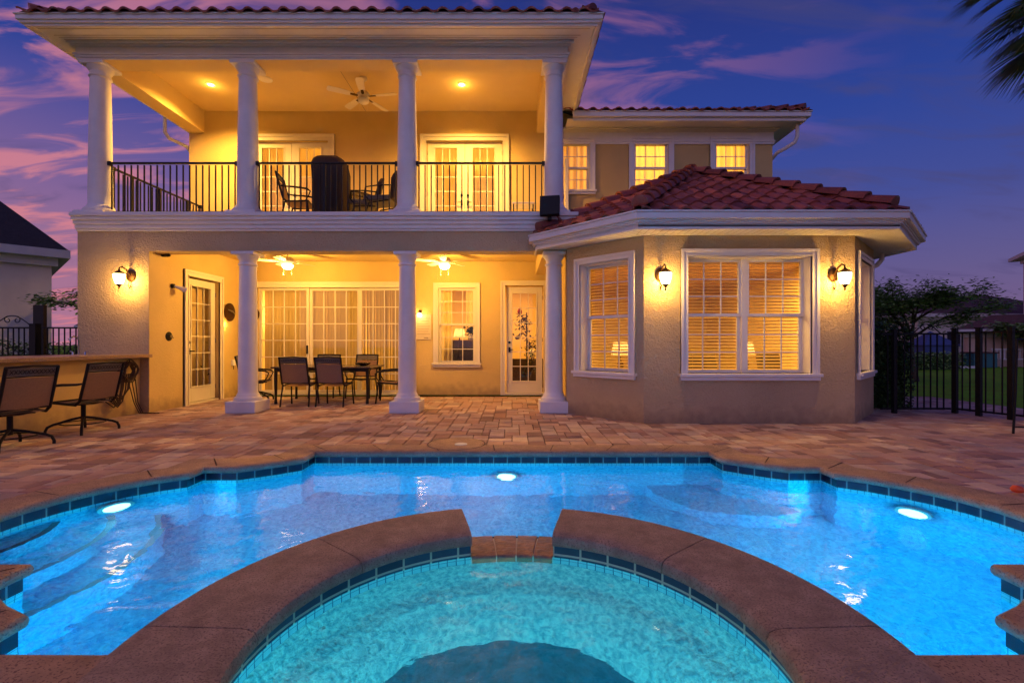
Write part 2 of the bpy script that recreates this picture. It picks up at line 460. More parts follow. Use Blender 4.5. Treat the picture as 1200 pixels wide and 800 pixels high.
# clay pavers: random ashlar of three sizes laid on a 0.1 m grid
gx, gy = int((DX1-DX0-.4)/.1), int((DY1-DY0-.3)/.1)
used = [[False]*gy for _ in range(gx)]
pv = MB()
for j in range(gy):
    for i in range(gx):
        if used[i][j]: continue
        opts = [(2, 2), (3, 2), (3, 2), (2, 3), (2, 2), (2, 1)]
        random.shuffle(opts); opts += [(1, 2), (1, 1)]
        for (a, b) in opts:
            if i+a <= gx and j+b <= gy and all(not used[i+p][j+q] for p in range(a) for q in range(b)): break
        for p in range(a):
            for q in range(b): used[i+p][j+q] = True
        x0, y0 = DX0+.2+i*.1, DY0+.15+j*.1; x1, y1 = x0+a*.1, y0+b*.1
        cx, cy = (x0+x1)/2, (y0+y1)/2
        if cy < .9 or (cy < 5.7 and inside((cx, cy), mid)) : continue
        if math.hypot(cx-SC[0], cy-SC[1]) < 1.33: continue
        if BA[0] < cx < BC[0] and cy > 7.6: continue
        if cx < XS-.3 and cy > 8.5: continue
        gp = .004; bv = .008; h = random.uniform(-.0015, .0015); pv.cur = random.random()
        zt = h; tx, ty = random.uniform(-.002, .002), random.uniform(-.002, .002)
        A = [(x0+gp, y0+gp), (x1-gp, y0+gp), (x1-gp, y1-gp), (x0+gp, y1-gp)]
        B = [(x0+gp+bv, y0+gp+bv), (x1-gp-bv, y0+gp+bv), (x1-gp-bv, y1-gp-bv), (x0+gp+bv, y1-gp-bv)]
        zz = [zt-tx-ty, zt+tx-ty, zt+tx+ty, zt-tx+ty]
        vs = [(A[k][0], A[k][1], -.02) for k in range(4)]+[(A[k][0], A[k][1], zz[k]-.006) for k in range(4)]+[(B[k][0], B[k][1], zz[k]) for k in range(4)]
        fs = [(k, (k+1) % 4, 4+(k+1) % 4, 4+k) for k in range(4)]+[(4+k, 4+(k+1) % 4, 8+(k+1) % 4, 8+k) for k in range(4)]+[(8, 9, 10, 11)]
        pv.add(vs, fs)
tag(pv.build('patio', M['paver'], tint=True), kind='structure')

# ------------------------------------------------------------------ swimming pool
pool = tag(empty('swimming_pool', (0, 3.5, -1.15)), 'large lit blue swimming pool with notched corners and brown stone coping', 'swimming pool')
DEPTH = -1.15
sh = MB(); sh.poly(basin, DEPTH); sh.build('pool_floor', M['plaster'], pool)
ribbon('pool_wall', basin, DEPTH, -.235, M['plaster'], pool)
ribbon('small_tile_band', basin, -.235, -.135, M['smalltile'], pool)
ribbon('waterline_tile', basin, -.135, -.055, M['darktile'], pool)

def sweep(mb, path_in, path_out, zt, th, closed=True):
    """bullnosed coping between the inner (water) outline and the outer outline"""
    n = len(path_in); rr = th/2
    prof = [(1, -th), (1, -.004), (.985, 0)]       # outer side; fractions from inner to outer, z
    inner = [(0, 1)]
    rows = []
    for i in range(n):
        a = Vector(path_in[i]); b = Vector(path_out[i]); d = (b-a).normalized(); L = (b-a).length
        pts = []
        pts.append((b, -th)); pts.append((b, -.006)); pts.append((b-d*.008, 0))
        pts.append((a+d*(rr*.9), 0))
        for q in range(1, 7):
            t = PI/2 - PI*q/6
            pts.append((a+d*(rr*.9)-d*(rr*.9)*math.cos(t), -rr+rr*math.sin(t)))
        rows.append([(p.x, p.y, zt+z) for p, z in pts])
    m = len(rows[0]); vs = [p for r in rows for p in r]; fs = []
    for i in range(n if closed else n-1):
        j = (i+1) % n
        for k in range(m-1):
            fs.append((i*m+k, j*m+k, j*m+k+1, i*m+k+1))
        fs.append((i*m+m-1, j*m+m-1, j*m, i*m))
    mb.add(vs, fs)

inner = offset(outline, -.03)
# coping stones: one mesh, cut open where the spa ring comes through
k0 = n_r-1
seq_in = [inner[i % len(inner)] for i in range(n_r, n_r+len(inner))]
seq_out = [outer[i % len(outer)] for i in range(n_r, n_r+len(outer))]
# near straight run as two pieces ending at the ring
cp = MB()
pin = [(-1.37, inner[n_r][1])] + seq_in + [(1.37, inner[n_r-1][1])]
pout = [(-1.39, outer[n_r][1])] + seq_out + [(1.39, outer[n_r-1][1])]
sweep(cp, pin, pout, .008, .068, closed=False)
# nosed stone joints
cpo = cp.build('coping', M['coping'], pool, smooth=True)
jt = MB()
def joints(mb, pin, pout, step, z):
    acc = 0; nxt = step*.6
    for i in range(len(pin)-1):
        a, b = Vector(pin[i]), Vector(pin[i+1]); c, d = Vector(pout[i]), Vector(pout[i+1]); L = (b-a).length
        while acc+L >= nxt:
            t = (nxt-acc)/L; p = a.lerp(b, t); q = c.lerp(d, t)
            e = (q-p).normalized(); s = Vector((-e.y, e.x))*.005
            p2 = p+e*.004
            mb.add([(p2.x-s.x, p2.y-s.y, z), (p2.x+s.x, p2.y+s.y, z), (q.x+s.x, q.y+s.y, z), (q.x-s.x, q.y-s.y, z)], [(0, 3, 2, 1), (0, 1, 2, 3)])
            nxt += step
        acc += L
joints(jt, offset(inner, .035)[n_r:]+offset(inner, .035)[:n_r], seq_out, .62, .0095)
jt.build('coping_joint', M['mortar'], pool)

# curved entry steps at the left end
def step_mesh(cx, cy, r, ztop, name, x_clip=None):
    pts = []
    for k in range(41):
        t = -PI/2*1.05 + PI*1.05*k/40
        p = (cx+r*math.cos(t), cy+r*math.sin(t))
        pts.append(p)
    ok = [p for p in pts if inside(p, offset(outline, -.02))]
    # widest contiguous run, closed behind by the wall
    back = [(-3.75, ok[-1][1]), (-3.75, ok[0][1])]
    mb = MB(); poly = ok+back
    mb.prism(poly, DEPTH+.002, ztop)
    o = mb.build(name, M['plaster'], pool)
    nb = MB(); w = .05
    for i in range(len(ok)-1):
        a, b = Vector(ok[i]), Vector(ok[i+1]); c = Vector((cx, cy))
        ai_, bi_ = a+(c-a).normalized()*w, b+(c-b).normalized()*w
        nb.add([(a.x, a.y, ztop+.004), (b.x, b.y, ztop+.004), (bi_.x, bi_.y, ztop+.004), (ai_.x, ai_.y, ztop+.004)], [(0, 1, 2, 3)])
    nb.build('nosing', M['nosing'], o)
    return o
step_mesh(-4.05, 3.30, .68, -.30, 'pool_step')
step_mesh(-4.05, 3.30, 1.01, -.52, 'pool_step')
step_mesh(-4.05, 3.30, 1.33, -.76, 'pool_step')
# corner bench at the far right
bn = MB(); bp_ = [(2.2, 5.0), (2.36, 4.86), (2.68, 4.64), (2.72, 4.50), (2.45, 4.42), (2.1, 4.46), (1.8, 4.60), (1.6, 4.82), (1.5, 5.05), (1.48, 5.3), (2.2, 5.3)]
bn.prism(bp_, DEPTH+.002, -.90); bn.build('bench', M['plaster'], pool)
dr = MB(); dr.lathe([(0, 0), (.11, 0), (.13, -.01)], (0.3, 4.0, DEPTH+.02), 20); dr.build('floor_drain', M['ntrim'], pool)

def water_mat(name, b1, b2, col_=(1, 1, 1)):
    m = bpy.data.materials.new(name); m.use_nodes = True
    t = NT(m); t.n.clear(); out = t.new('ShaderNodeOutputMaterial')
    gl = t.new('ShaderNodeBsdfGlass'); gl.inputs['IOR'].default_value = 1.29; gl.inputs['Roughness'].default_value = .0
    gl.inputs['Color'].default_value = c4(col_)
    g_ = t.new('ShaderNodeNewGeometry')
    n1 = t.new('ShaderNodeTexNoise'); n1.inputs['Scale'].default_value = 4.6; n1.inputs['Detail'].default_value = 1.2; n1.inputs['Distortion'].default_value = .5
    n2 = t.new('ShaderNodeTexNoise'); n2.inputs['Scale'].default_value = 24; n2.inputs['Detail'].default_value = 3; n2.inputs['Distortion'].default_value = .8
    t.link(g_.outputs['Position'], n1.inputs['Vector']); t.link(g_.outputs['Position'], n2.inputs['Vector'])
    p1 = t.new('ShaderNodeBump'); p1.inputs['Strength'].default_value = 1; p1.inputs['Distance'].default_value = b1
    p2 = t.new('ShaderNodeBump'); p2.inputs['Strength'].default_value = 1; p2.inputs['Distance'].default_value = b2
    t.link(n1.outputs['Fac'], p1.inputs['Height']); t.link(n2.outputs['Fac'], p2.inputs['Height'])
    t.link(p1.outputs['Normal'], p2.inputs['Normal']); t.link(p2.outputs['Normal'], gl.inputs['Normal'])
    tr = t.new('ShaderNodeBsdfTransparent'); mx = t.new('ShaderNodeMixShader'); mx.inputs[0].default_value = .012
    t.link(gl.outputs[0], mx.inputs[1]); t.link(tr.outputs[0], mx.inputs[2]); t.link(mx.outputs[0], out.inputs[0])
    return m
w = MB(); w.poly(basin, WATER); tag(w.build('pool_water', water_mat('pool_water', .0105, .0004)), kind='structure')

# ------------------------------------------------------------------ spa
spa = tag(empty('hot_tub', (SC[0], SC[1], -1.3)), 'round raised hot tub with turquoise water in the foreground', 'hot tub')
GA = R(13.6)
def circle_pts(r, a0, a1, n): return [(SC[0]+r*math.cos(a0+(a1-a0)*k/n), SC[1]+r*math.sin(a0+(a1-a0)*k/n)) for k in range(n+1)]
a0, a1 = PI/2+GA, PI/2-GA+2*PI     # ring runs counter-clockwise from the left end of the gap to the right end
segs = 9
full = a1-a0
for k in range(segs):
    s0 = a0+full*k/segs+(.003 if k else 0); s1 = a0+full*(k+1)/segs-(.003 if k < segs-1 else 0)
    th = .075; mb = MB()
    prof = [(RI-.02+.0, -th), (RI-.045, -th+.012), (RI-.05, -th*.5), (RI-.038, -.012), (RI-.01, 0), (RI+.03, .003), (RO-.05, .003), (RO-.012, -.004), (RO, -.03), (RO, -th), (RI-.02, -th)]
    mb.lathe(prof, (SC[0], SC[1], .13), 10, s0, s1)
    mb.build('coping_stone', M['spacoping'], spa, smooth=True)
cin = list(reversed(circle_pts(RI, PI/2+GA, PI/2-GA+2*PI, 72)))
ribbon('tile_band', cin, -.022, .056, M['spatile'], spa, closed=False)
ribbon('small_tile_band', circle_pts(RI+.002, 0, -2*PI, 80)[:-1], -.10, -.022, M['smalltile'], spa)
ribbon('spa_wall', circle_pts(RI+.002, 0, -2*PI, 80)[:-1], -.52, -.10, M['spaplaster'], spa)
# wall that carries the ring (outer face in the pool) and closes the tile band
ow = MB()
ow.lathe([(RW+.002, -1.15), (RW+.002, .054)], (SC[0], SC[1], 0), 72, a0, a1, cap=False)
ow.lathe([(RW+.002, -1.15), (RW+.002, -.13)], (SC[0], SC[1], 0), 12, PI/2-GA, PI/2+GA, cap=False)
ow.build('outer_wall', M['plaster'], spa)
for sgn in (-1, 1):                              # cheeks of the spillway
    t = PI/2+sgn*GA; mb = MB()
    mb.add([(SC[0]+RI*math.cos(t), SC[1]+RI*math.sin(t), -.1), (SC[0]+RW*math.cos(t), SC[1]+RW*math.sin(t), -.15), (SC[0]+RW*math.cos(t), SC[1]+RW*math.sin(t), .056), (SC[0]+RI*math.cos(t), SC[1]+RI*math.sin(t), .056)], [(0, 1, 2, 3)])
    mb.build('spillway_cheek', M['spaplaster'], spa)
edges = [PI/2+GA*1.0, PI/2+GA*.38, PI/2-GA*.10, PI/2-GA*.52, PI/2-GA*1.0]
for k in range(4):
    s1, s0 = edges[k]-.004, edges[k+1]+.004; mb = MB()
    mb.lathe([(RI-.035, -.07), (RI-.04, -.02), (RI-.025, -.004), (RI+.02, .0), (RI+.2, -.022), (RO-.02, -.06), (RO+.012, -.075), (RO+.012, -.12), (RI-.035, -.07)], (SC[0], SC[1], 0), 5, s0, s1)
    mb.build('spillway_stone', M['spill'], spa, smooth=True)
gr_ = MB(); gr_.lathe([(RI-.02, -.075), (RI-.015, -.012), (RI+.2, -.032), (RO-.02, -.07), (RO, -.12)], (SC[0], SC[1], 0), 12, PI/2-GA, PI/2+GA, cap=False)
gr_.build('spillway_grout', M['nwall'], spa)
# bench and foot well
bm_ = MB(); bm_.lathe([(RI+.004, -.10), (RI-.015, -.14), (.965, -.24), (.93, -.29), (.86, -.315), (.86, -.33), (.80, -.40), (.77, -.45), (.75, -.52), (.74, -.62)], (SC[0], SC[1], 0), 80, cap=False)
bm_.build('bench', M['spaplaster'], spa, smooth='all')
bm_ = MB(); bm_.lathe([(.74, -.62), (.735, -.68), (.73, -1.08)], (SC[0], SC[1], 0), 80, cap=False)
bm_.build('foot_well', mat('painted_well_shade', (.03, .15, .22), .6, var=.4, vscale=20, bump=.8, bscale=30, bdist=.015), spa, smooth='all')  # the well's shade is put into this dark wall colour
bm_ = MB(); bm_.lathe([(.73, -1.08), (.62, -1.13), (0, -1.14)], (SC[0], SC[1], 0), 80, cap=False)
bm_.build('spa_floor', M['spaplaster'], spa, smooth='all')
for k in range(5):
    t = R(25+32*k); mb = MB()
    p = Vector((SC[0]+.985*math.cos(t), SC[1]+.985*math.sin(t), -.20)); d = Vector((-math.cos(t), -math.sin(t), 0))
    mb.tube([p-d*.04, p+d*.012], [.028, .026], 14); mb.tube([p+d*.012, p+d*.022], [.014, .012], 10)
    mb.build('jet_nozzle', M['ntrim'], spa, smooth=True)
ww = MB(); ww.poly([(SC[0]+(RI-.001)*math.cos(2*PI*k/80), SC[1]+(RI-.001)*math.sin(2*PI*k/80)) for k in range(80)], SPAW); tag(ww.build('spa_water', water_mat('spa_water', .012, .0005)), kind='structure')

# deck lid with a round cap, on the far coping
lid = tag(empty('skimmer_lid', (-.66, 5.68, .004)), 'round brown skimmer lid with a pale cap set in the pavers behind the pool', 'skimmer lid')
mb = MB(); mb.lathe([(.33, 0), (.33, .010), (.315, .013), (0, .013)], (-.66, 5.68, .0), 40); mb.build('lid', M['coping'], lid)
mb = MB(); mb.lathe([(.345, 0), (.345, .009), (.332, .009)], (-.66, 5.68, .0), 40, cap=False); mb.build('rim', M['mortar'], lid)
mb = MB(); mb.lathe([(.075, .0), (.075, .018), (.06, .022), (0, .022)], (-.60, 5.62, .0), 24); mb.build('cap', M['ntrim'], lid)

# ------------------------------------------------------------------ underwater lights
def poollight(x, y, z, dirv, label, e, c=(.0, .60, .90)):
    t = tag(empty('underwater_light', (x, y, z)), label, 'pool light', 'round lights under the pool water')
    d = Vector(dirv).normalized(); o = Vector((x, y, z))
    mb = MB(); mb.tube([o-d*.03, o+d*.02, o+d*.03], [.125, .125, .105], 28); mb.build('housing', M['ntrim'], t, smooth=True)
    mb = MB(); mb.tube([o+d*.031, o+d*.04, o+d*.045], [.095, .085, .05], 28); mb.build('lens', M['poolens'], t, smooth=True)
    for kind, en, sz in (('SPOT', e, 105), ('POINT', e*.26, 0)):
        ld = bpy.data.lights.new('pool_lamp', kind); ld.energy = en; ld.color = c
        ld.shadow_soft_size = .09
        if kind == 'SPOT': ld.spot_size = R(sz); ld.spot_blend = .8
        lo = bpy.data.objects.new('pool_lamp', ld); link(lo); lo.location = o+d*.10; lo.visible_glossy = False; lo.visible_transmission = False
        lo.rotation_euler = (d+Vector((0, 0, -.62 if kind == 'SPOT' else 0))).to_track_quat('-Z', 'Y').to_euler()
    return t
PL = 370
poollight(-.06, 5.27, -.56, (0, -1, 0), 'round lit pool light in the middle of the far pool wall', PL)
poollight(3.36, 4.00, -.42, (-.75, -.6, 0), 'round lit pool light in the curved wall at the right end', PL)
poollight(-3.34, 4.03, -.30, (.75, -.6, 0), 'round lit pool light in the curved wall beside the entry steps', PL*.5)
poollight(-1.85, 1.86, -.45, (-.25, 1, 0), 'added unseen pool light under the near pool edge left of the hot tub', PL*.85)  # added lamp, out of view, to light the step risers and left floor
poollight(1.85, 1.86, -.45, (.1, 1, 0), 'added unseen pool light under the near pool edge right of the hot tub', PL*.40)  # weaker added counterpart on the right, also out of view

def lamp(kind, loc, e, c, size=.1, rot=None, spot=None, name='lamp_light', blend=.5):
    ld = bpy.data.lights.new(name, kind); ld.energy = e; ld.color = c
    if kind == 'AREA': ld.shape = 'RECTANGLE'; ld.size = size[0]; ld.size_y = size[1]
    else: ld.shadow_soft_size = size
    if spot: ld.spot_size = R(spot); ld.spot_blend = blend
    o = bpy.data.objects.new(name, ld); link(o); o.location = loc
    o.visible_glossy = False; o.visible_transmission = False
    if rot: o.rotation_euler = rot
    return o
lamp('SPOT', (0, SC[1]-.88, -.17), 80, (.07, .74, .92), .06, (R(84), 0, 0), 160, 'spa_lamp')

# ------------------------------------------------------------------ house
house = tag(empty('house', (-.7, 11.1, 0)), 'two-storey cream stucco house with columned porch, balcony and lit bay', 'house')
house['label'] = 'large cream stucco two-storey house with white columns and red tile roof'

def wall(mb, u0, u1, z0, z1, th, holes=()):
    us = sorted({u0, u1} | {min(max(h[i], u0), u1) for h in holes for i in (0, 1)})
    zs = sorted({z0, z1} | {min(max(h[i], z0), z1) for h in holes for i in (2, 3)})
    def open_(i, j):
        if i < 0 or j < 0 or i >= len(us)-1 or j >= len(zs)-1: return True
        cu, cz = (us[i]+us[i+1])/2, (zs[j]+zs[j+1])/2
        return any(h[0] < cu < h[1] and h[2] < cz < h[3] for h in holes)
    for i in range(len(us)-1):
        for j in range(len(zs)-1):
            if open_(i, j): continue
            a, b, c, d = us[i], us[i+1], zs[j], zs[j+1]
            mb.add([(a, 0, c), (b, 0, c), (b, 0, d), (a, 0, d)], [(0, 1, 2, 3)])
            mb.add([(a, th, c), (b, th, c), (b, th, d), (a, th, d)], [(3, 2, 1, 0)])
            if open_(i-1, j): mb.add([(a, 0, c), (a, 0, d), (a, th, d), (a, th, c)], [(0, 1, 2, 3)])
            if open_(i+1, j): mb.add([(b, 0, c), (b, 0, d), (b, th, d), (b, th, c)], [(3, 2, 1, 0)])
            if open_(i, j-1): mb.add([(a, 0, c), (b, 0, c), (b, th, c), (a, th, c)], [(3, 2, 1, 0)])
            if open_(i, j+1): mb.add([(a, 0, d), (b, 0, d), (b, th, d), (a, th, d)], [(0, 1, 2, 3)])

def casing(mb, u0, u1, z0, z1, w, th=.03, bottom=False):
    """stepped trim board round an opening"""
    for (a, b, off) in ((w, .0, th), (w, w*.62, th+.018), (w*.16, .0, th+.010)):
        # ring from outer offset a to inner offset b
        mb.box(u0-a, u0-b, -off, 0, z0 if not bottom else z0-a, z1+a)
        mb.box(u1+b, u1+a, -off, 0, z0 if not bottom else z0-a, z1+a)
        mb.box(u0-b, u1+b, -off+.0006, 0, z1+b, z1+a)
        if bottom: mb.box(u0-b, u1+b, -off+.0006, 0, z0-a, z0-b)

def sash(mb, u0, u1, z0, z1, y, cols, rows, fw=.045, mw=.016, th=.04):
    mb.box(u0, u0+fw, y, y+th, z0, z1); mb.box(u1-fw, u1, y, y+th, z0, z1)
    mb.box(u0+fw, u1-fw, y+.001, y+th-.001, z1-fw, z1); mb.box(u0+fw, u1-fw, y+.001, y+th-.001, z0, z0+fw)
    a, b, c, d = u0+fw, u1-fw, z0+fw, z1-fw
    for i in range(1, cols):
        x = a+(b-a)*i/cols; mb.box(x-mw/2, x+mw/2, y+.010, y+th-.010, c, d)
    for j in range(1, rows):
        z = c+(d-c)*j/rows; mb.box(a, b, y+.012, y+th-.012, z-mw/2, z+mw/2)
    return (a, b, c, d)

def window(F, u0, u1, z0, z1, zm, units=1, rec=.12, trim=.11, cols=3, rows=3, paint='white', up=None):
    mb = MB(F); casing(mb, u0, u1, z0, z1, trim)
    # reveal lining
    mb.box(u0, u0+.012, 0, rec+.06, z0, z1); mb.box(u1-.012, u1, 0, rec+.06, z0, z1); mb.box(u0+.012, u1-.012, .0, rec+.06, z1-.012, z1)
    o = mb.build('window', M[paint], house)
    mb = MB(F); mb.box(u0-trim-.03, u1+trim+.03, -.085, rec+.04, z0-.045, z0); mb.box(u0-trim-.01, u1+trim+.01, -.055, 0, z0-.10, z0-.045)
    mb.build('sill', M[paint], o, bevel=.006)
    a0_, a1_ = u0+.012, u1-.012; mul = .075 if units > 1 else 0
    wu = ((a1_-a0_)-mul*(units-1))/units
    s = MB(F); g_ = MB(F)
    for k in range(units):
        a = a0_+k*(wu+mul); b = a+wu
        r1 = sash(s, a, b, zm-.02, z1-.012, rec, cols, rows)
        r2 = sash(s, a, b, z0, zm+.02, rec+.042, cols, rows)
        for r, y in ((r1, rec+.02), (r2, rec+.062)):
            g_.add([(r[0]-.01, y, r[2]-.01), (r[1]+.01, y, r[2]-.01), (r[1]+.01, y, r[3]+.01), (r[0]-.01, y, r[3]+.01)], [(0, 1, 2, 3)])
        if k: s.box(a-mul, a, rec-.02, rec+.08, z0, z1-.012)
    s.build('sash', M[paint], o); g_.build('pane', M['glass'], o)
    return o

def glazed_door(F, u0, u1, z0, z1, gu, gz, cols, rows, y=.05, handle='l', parent=None, name='door'):
    mb = MB(F); g0, g1 = u0+gu, u1-gu; c0, c1 = z0+gz[0], z1-gz[1]; th = .045
    mb.box(u0, g0, y, y+th, z0, z1); mb.box(g1, u1, y, y+th, z0, z1)
    mb.box(g0, g1, y+.0005, y+th, c1, z1); mb.box(g0, g1, y+.0005, y+th, z0, c0)
    for (a, b, c, d) in ((g0-.028, g0, c0-.028, c1+.028), (g1, g1+.028, c0-.028, c1+.028), (g0, g1, c1, c1+.028), (g0, g1, c0-.028, c0)):
        mb.box(a, b, y-.012, y, c, d)
    o = mb.build(name, M['door'], parent or house, bevel=.003)
    mm = MB(F)
    for i in range(1, cols):
        x = g0+(g1-g0)*i/cols; mm.box(x-.009, x+.009, y+.006, y+th-.006, c0, c1)
    for j in range(1, rows):
        z = c0+(c1-c0)*j/rows; mm.box(g0, g1, y+.008, y+th-.008, z-.009, z+.009)
    mm.build('muntin_grid', M['door'], o)
    mm = MB(F); mm.add([(g0, y+.022, c0), (g1, y+.022, c0), (g1, y+.022, c1), (g0, y+.022, c1)], [(0, 1, 2, 3)]); mm.build('pane', M['glass'], o)
    hx = u0+.07 if handle == 'l' else u1-.07
    hd = MB(F); zz = z0+1.0
    hd.box(hx-.022, hx+.022, y-.016, y, zz-.06, zz+.06); hd.tube([(hx, y-.016, zz), (hx, y-.055, zz)], .011, 8)
    hd.tube([(hx, y-.055, zz), (hx+(.09 if handle == 'l' else -.09), y-.055, zz)], .010, 8)
    hd.tube([(hx, y, zz+.17), (hx, y-.02, zz+.17)], .03, 14)
    hd.build('handle', M['black'], o, smooth=True)
    hg = MB(F); gx_ = u1+.004 if handle == 'l' else u0-.004
    for zz in (z0+.25, (z0+z1)/2, z1-.25): hg.tube([(gx_, y-.006, zz-.045), (gx_, y-.006, zz+.045)], .009, 8)
    hg.build('hinge', M['chrome'], o, smooth=True)
    return o

I4 = frame((0, FY, 0), 0)
# --- porch front wall: pier and band over the columns
mb = MB(I4); wall(mb, XL, .97, 0, 3.125, .35, [(XS, .98, -.1, 2.79)])
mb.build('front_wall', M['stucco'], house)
FL = frame((XL, 18, 0), -PI/2)
mb = MB(); mb.box(XL, XL+.2, FY+.352, 18, -.1, 3.42); mb.build('left_wall', M['stucco'], house)
# --- porch side wall with its glazed door (normal +x: local x runs from far to near... -y)
FSd = frame((XS+.004, FY+.003, 0), PI/2)       # local x -> +y, local y -> -x
sd0, sd1 = 9.26-FY, 10.16-FY
mb = MB(FSd); wall(mb, 0, BY-FY-.003, 0, 3.09, .2, [(sd0-.04, sd1+.04, -.1, 2.50), (-.1, .347, 2.789, 3.2)]); mb.build('side_wall', M['stucco_smooth'], house)
mb = MB(FSd); casing(mb, sd0-.04, sd1+.04, 0, 2.50, .12); mb.box(sd0-.04, sd1+.04, -.01, .18, 0, .035); fr1 = mb.build('door_frame', M['door'], house)
glazed_door(FSd, sd0, sd1, .045, 2.47, .15, (.30, .14), 3, 6, handle='l')
# --- back wall, ground floor
FB = frame((0, BY, 0), 0); k = BY/560
def bx_(px): return (px-600)*k
def bz_(py): return 1.2+(402-py)*k
sl0, sl1, slz = bx_(302), bx_(479), 2.49
wn = (bx_(513.5), bx_(557), bz_(425), bz_(337))
dr_ = (bx_(593.5), bx_(635.5), 0, bz_(336))
mb = MB(FB); wall(mb, XS-1.2, 1.05, 0, 3.40, .2, [(sl0, sl1, -.1, slz), wn, (dr_[0]-.03, dr_[1]+.03, -.1, dr_[3]+.03)])
mb.build('back_wall', M['stucco_smooth'], house)
window(FB, *wn, bz_(380), paint='door', rec=.07)
mb = MB(FB); casing(mb, dr_[0]-.03, dr_[1]+.03, 0, dr_[3]+.03, .11); mb.box(dr_[0]-.03, dr_[1]+.03, -.02, .18, 0, .045); mb.build('door_frame', M['door'], house)
glazed_door(FB, dr_[0], dr_[1], .05, dr_[3], .14, (.27, .15), 3, 6, handle='l')
# sliding glass wall
mb = MB(FB); casing(mb, sl0, sl1, 0, slz, .13); mb.box(sl0, sl1, -.01, .16, 0, .04); slf = mb.build('sliding_door_frame', M['door'], house)
wp = (sl1-sl0)/3
for i in range(3):
    a = sl0+i*wp; y = .05 if i != 1 else .10
    mb = MB(FB); r_ = sash(mb, a, a+wp, .045, slz, y, 4, 6, fw=.06, mw=.020, th=.045)
    o = mb.build('sliding_panel', M['door'], house)
    mb = MB(FB); mb.add([(r_[0], y+.02, r_[2]), (r_[1], y+.02, r_[2]), (r_[1], y+.02, r_[3]), (r_[0], y+.02, r_[3])], [(0, 1, 2, 3)]); mb.build('pane', M['glass'], o)
    if i == 0:
        mb = MB(FB); mb.box(a+wp-.05, a+wp-.02, y-.03, y, .95, 1.15); mb.build('handle', M['black'], o)
# wall beside column three, back to the bay
mb = MB(); mb.box(.95, 1.1, 8.2, BY, 0, 3.4); mb.build('inner_bay_wall', M['stucco_smooth'], house)
mb = MB(); mb.box(.55, .949, 8.60, BY-.001, 2.79, 3.088); mb.build('ceiling_beam', M['ceiling'], house)
# porch ceiling / balcony slab
mb = MB(); mb.box(XS+.001, .949, FY+.351, BY-.001, ZC, 3.40); mb.build('porch_ceiling', M['ceiling'], house)
mb = MB(); mb.box(XL+.05, 1.0, FY+.02, BY, 3.401, ZF); mb.build('balcony_floor', M['nwall2'], house)
# --- belt cornice
def band(mb, prof, x0, x1, yf, yb, left=True, right=True, m=1.0):
    """stepped band: prof = [(out, z0, z1)]"""
    for (o_, a, b) in prof:
        mb.box(x0-(o_*m if left else 0), x1+(o_ if right else 0), yf-o_, yb, a, b)
mb = MB(); band(mb, [(.035, 3.126, 3.165), (.055, 3.1655, 3.235), (.085, 3.2355, 3.30), (.12, 3.3005, 3.36), (.15, 3.3605, 3.43)], XL, .98, FY, FY+.34, m=.15)
mb.build('belt_cornice', M['white'], house, bevel=.012)
mb = MB(); band(mb, [(.02, 3.13, 3.2), (.04, 3.2005, 3.32), (.06, 3.3205, 3.428)], XL, XL, FY+.342, 18, right=False); mb.build('side_cornice', M['white'], house)

# --- columns
def column(x, y, z0, z1, r0, r1, plinth):
    mb = MB(); pr = []; zb = z0+plinth; H = z1-z0
    pr = [(0, zb), (r0*1.40, zb), (r0*1.44, zb+.03), (r0*1.36, zb+.06), (r0*1.22, zb+.07), (r0*1.15, zb+.10), (r0*1.04, zb+.13)]
    for i in range(0, 13):
        t = i/12; pr.append((r0+(r1-r0)*(t**1.6), zb+.14+(z1-.24-zb-.14)*t))
    zt = z1-.24
    pr += [(r1*1.1, zt+.005), (r1*1.16, zt+.02), (r1*1.1, zt+.035), (r1*1.02, zt+.045), (r1*1.02, zt+.10), (r1*1.2, zt+.13), (r1*1.33, zt+.165), (r1*1.36, zt+.18), (0, zt+.18)]
    mb.lathe(pr, (x, y, 0), 32); o = mb.build('column', M['column'], house, smooth=True)
    mb = MB(); s = r1*1.46; mb.box(x-s, x+s, y-s, y+s, zt+.181, z1-.002); mb.build('capital_slab', M['column'], o, bevel=.008)
    if plinth:
        mb = MB(); s = .258 if plinth > .1 else r0*1.5
        mb.box(x-s, x+s, y-s, y+s, z0+.001, zb); mb.build('plinth', M['column'], o, bevel=.012)
CX = [-4.65, -1.845, .735]
for x in CX: column(x, 8.42, 0, 2.79, .158, .136, .20)
for x in [-7.25]+CX: column(x, 8.42, ZF, ZB, .175, .145, .05)

# --- upper beams and entablature of the wing
XB = .93
mb = MB()
mb.box(XL+.02, XB, FY, FY+.34, ZB, ZU+.02); mb.box(XL+.02, XL+.36, FY+.341, BY, ZB, ZU+.02); mb.box(XB-.36, XB, FY+.341, BY-.002, ZB, ZU+.02)
mb.build('beam', M['ceiling'], house)
mb = MB()
prof = [(.025, ZB-.002, ZB+.03), (.04, ZB+.0305, ZB+.07), (.06, ZB+.0705, ZB+.11), (.03, ZB+.1105, ZB+.215), (.075, ZB+.2155, ZB+.24), (.12, ZB+.2405, ZB+.27)]
for (o_, a, b) in prof:
    mb.box(XL+.02-o_, XB+o_, FY-o_, FY-.002, a, b)
    mb.box(XL+.02-o_, XL+.018, FY-.002, 18, a, b)
    mb.box(XB+.002, XB+o_, FY-.002, BY-.1, a, b)
mb.build('entablature', M['white'], house, bevel=.006)
OH = .56; OL = .34; ORr = .44; ZS = ZB+.27
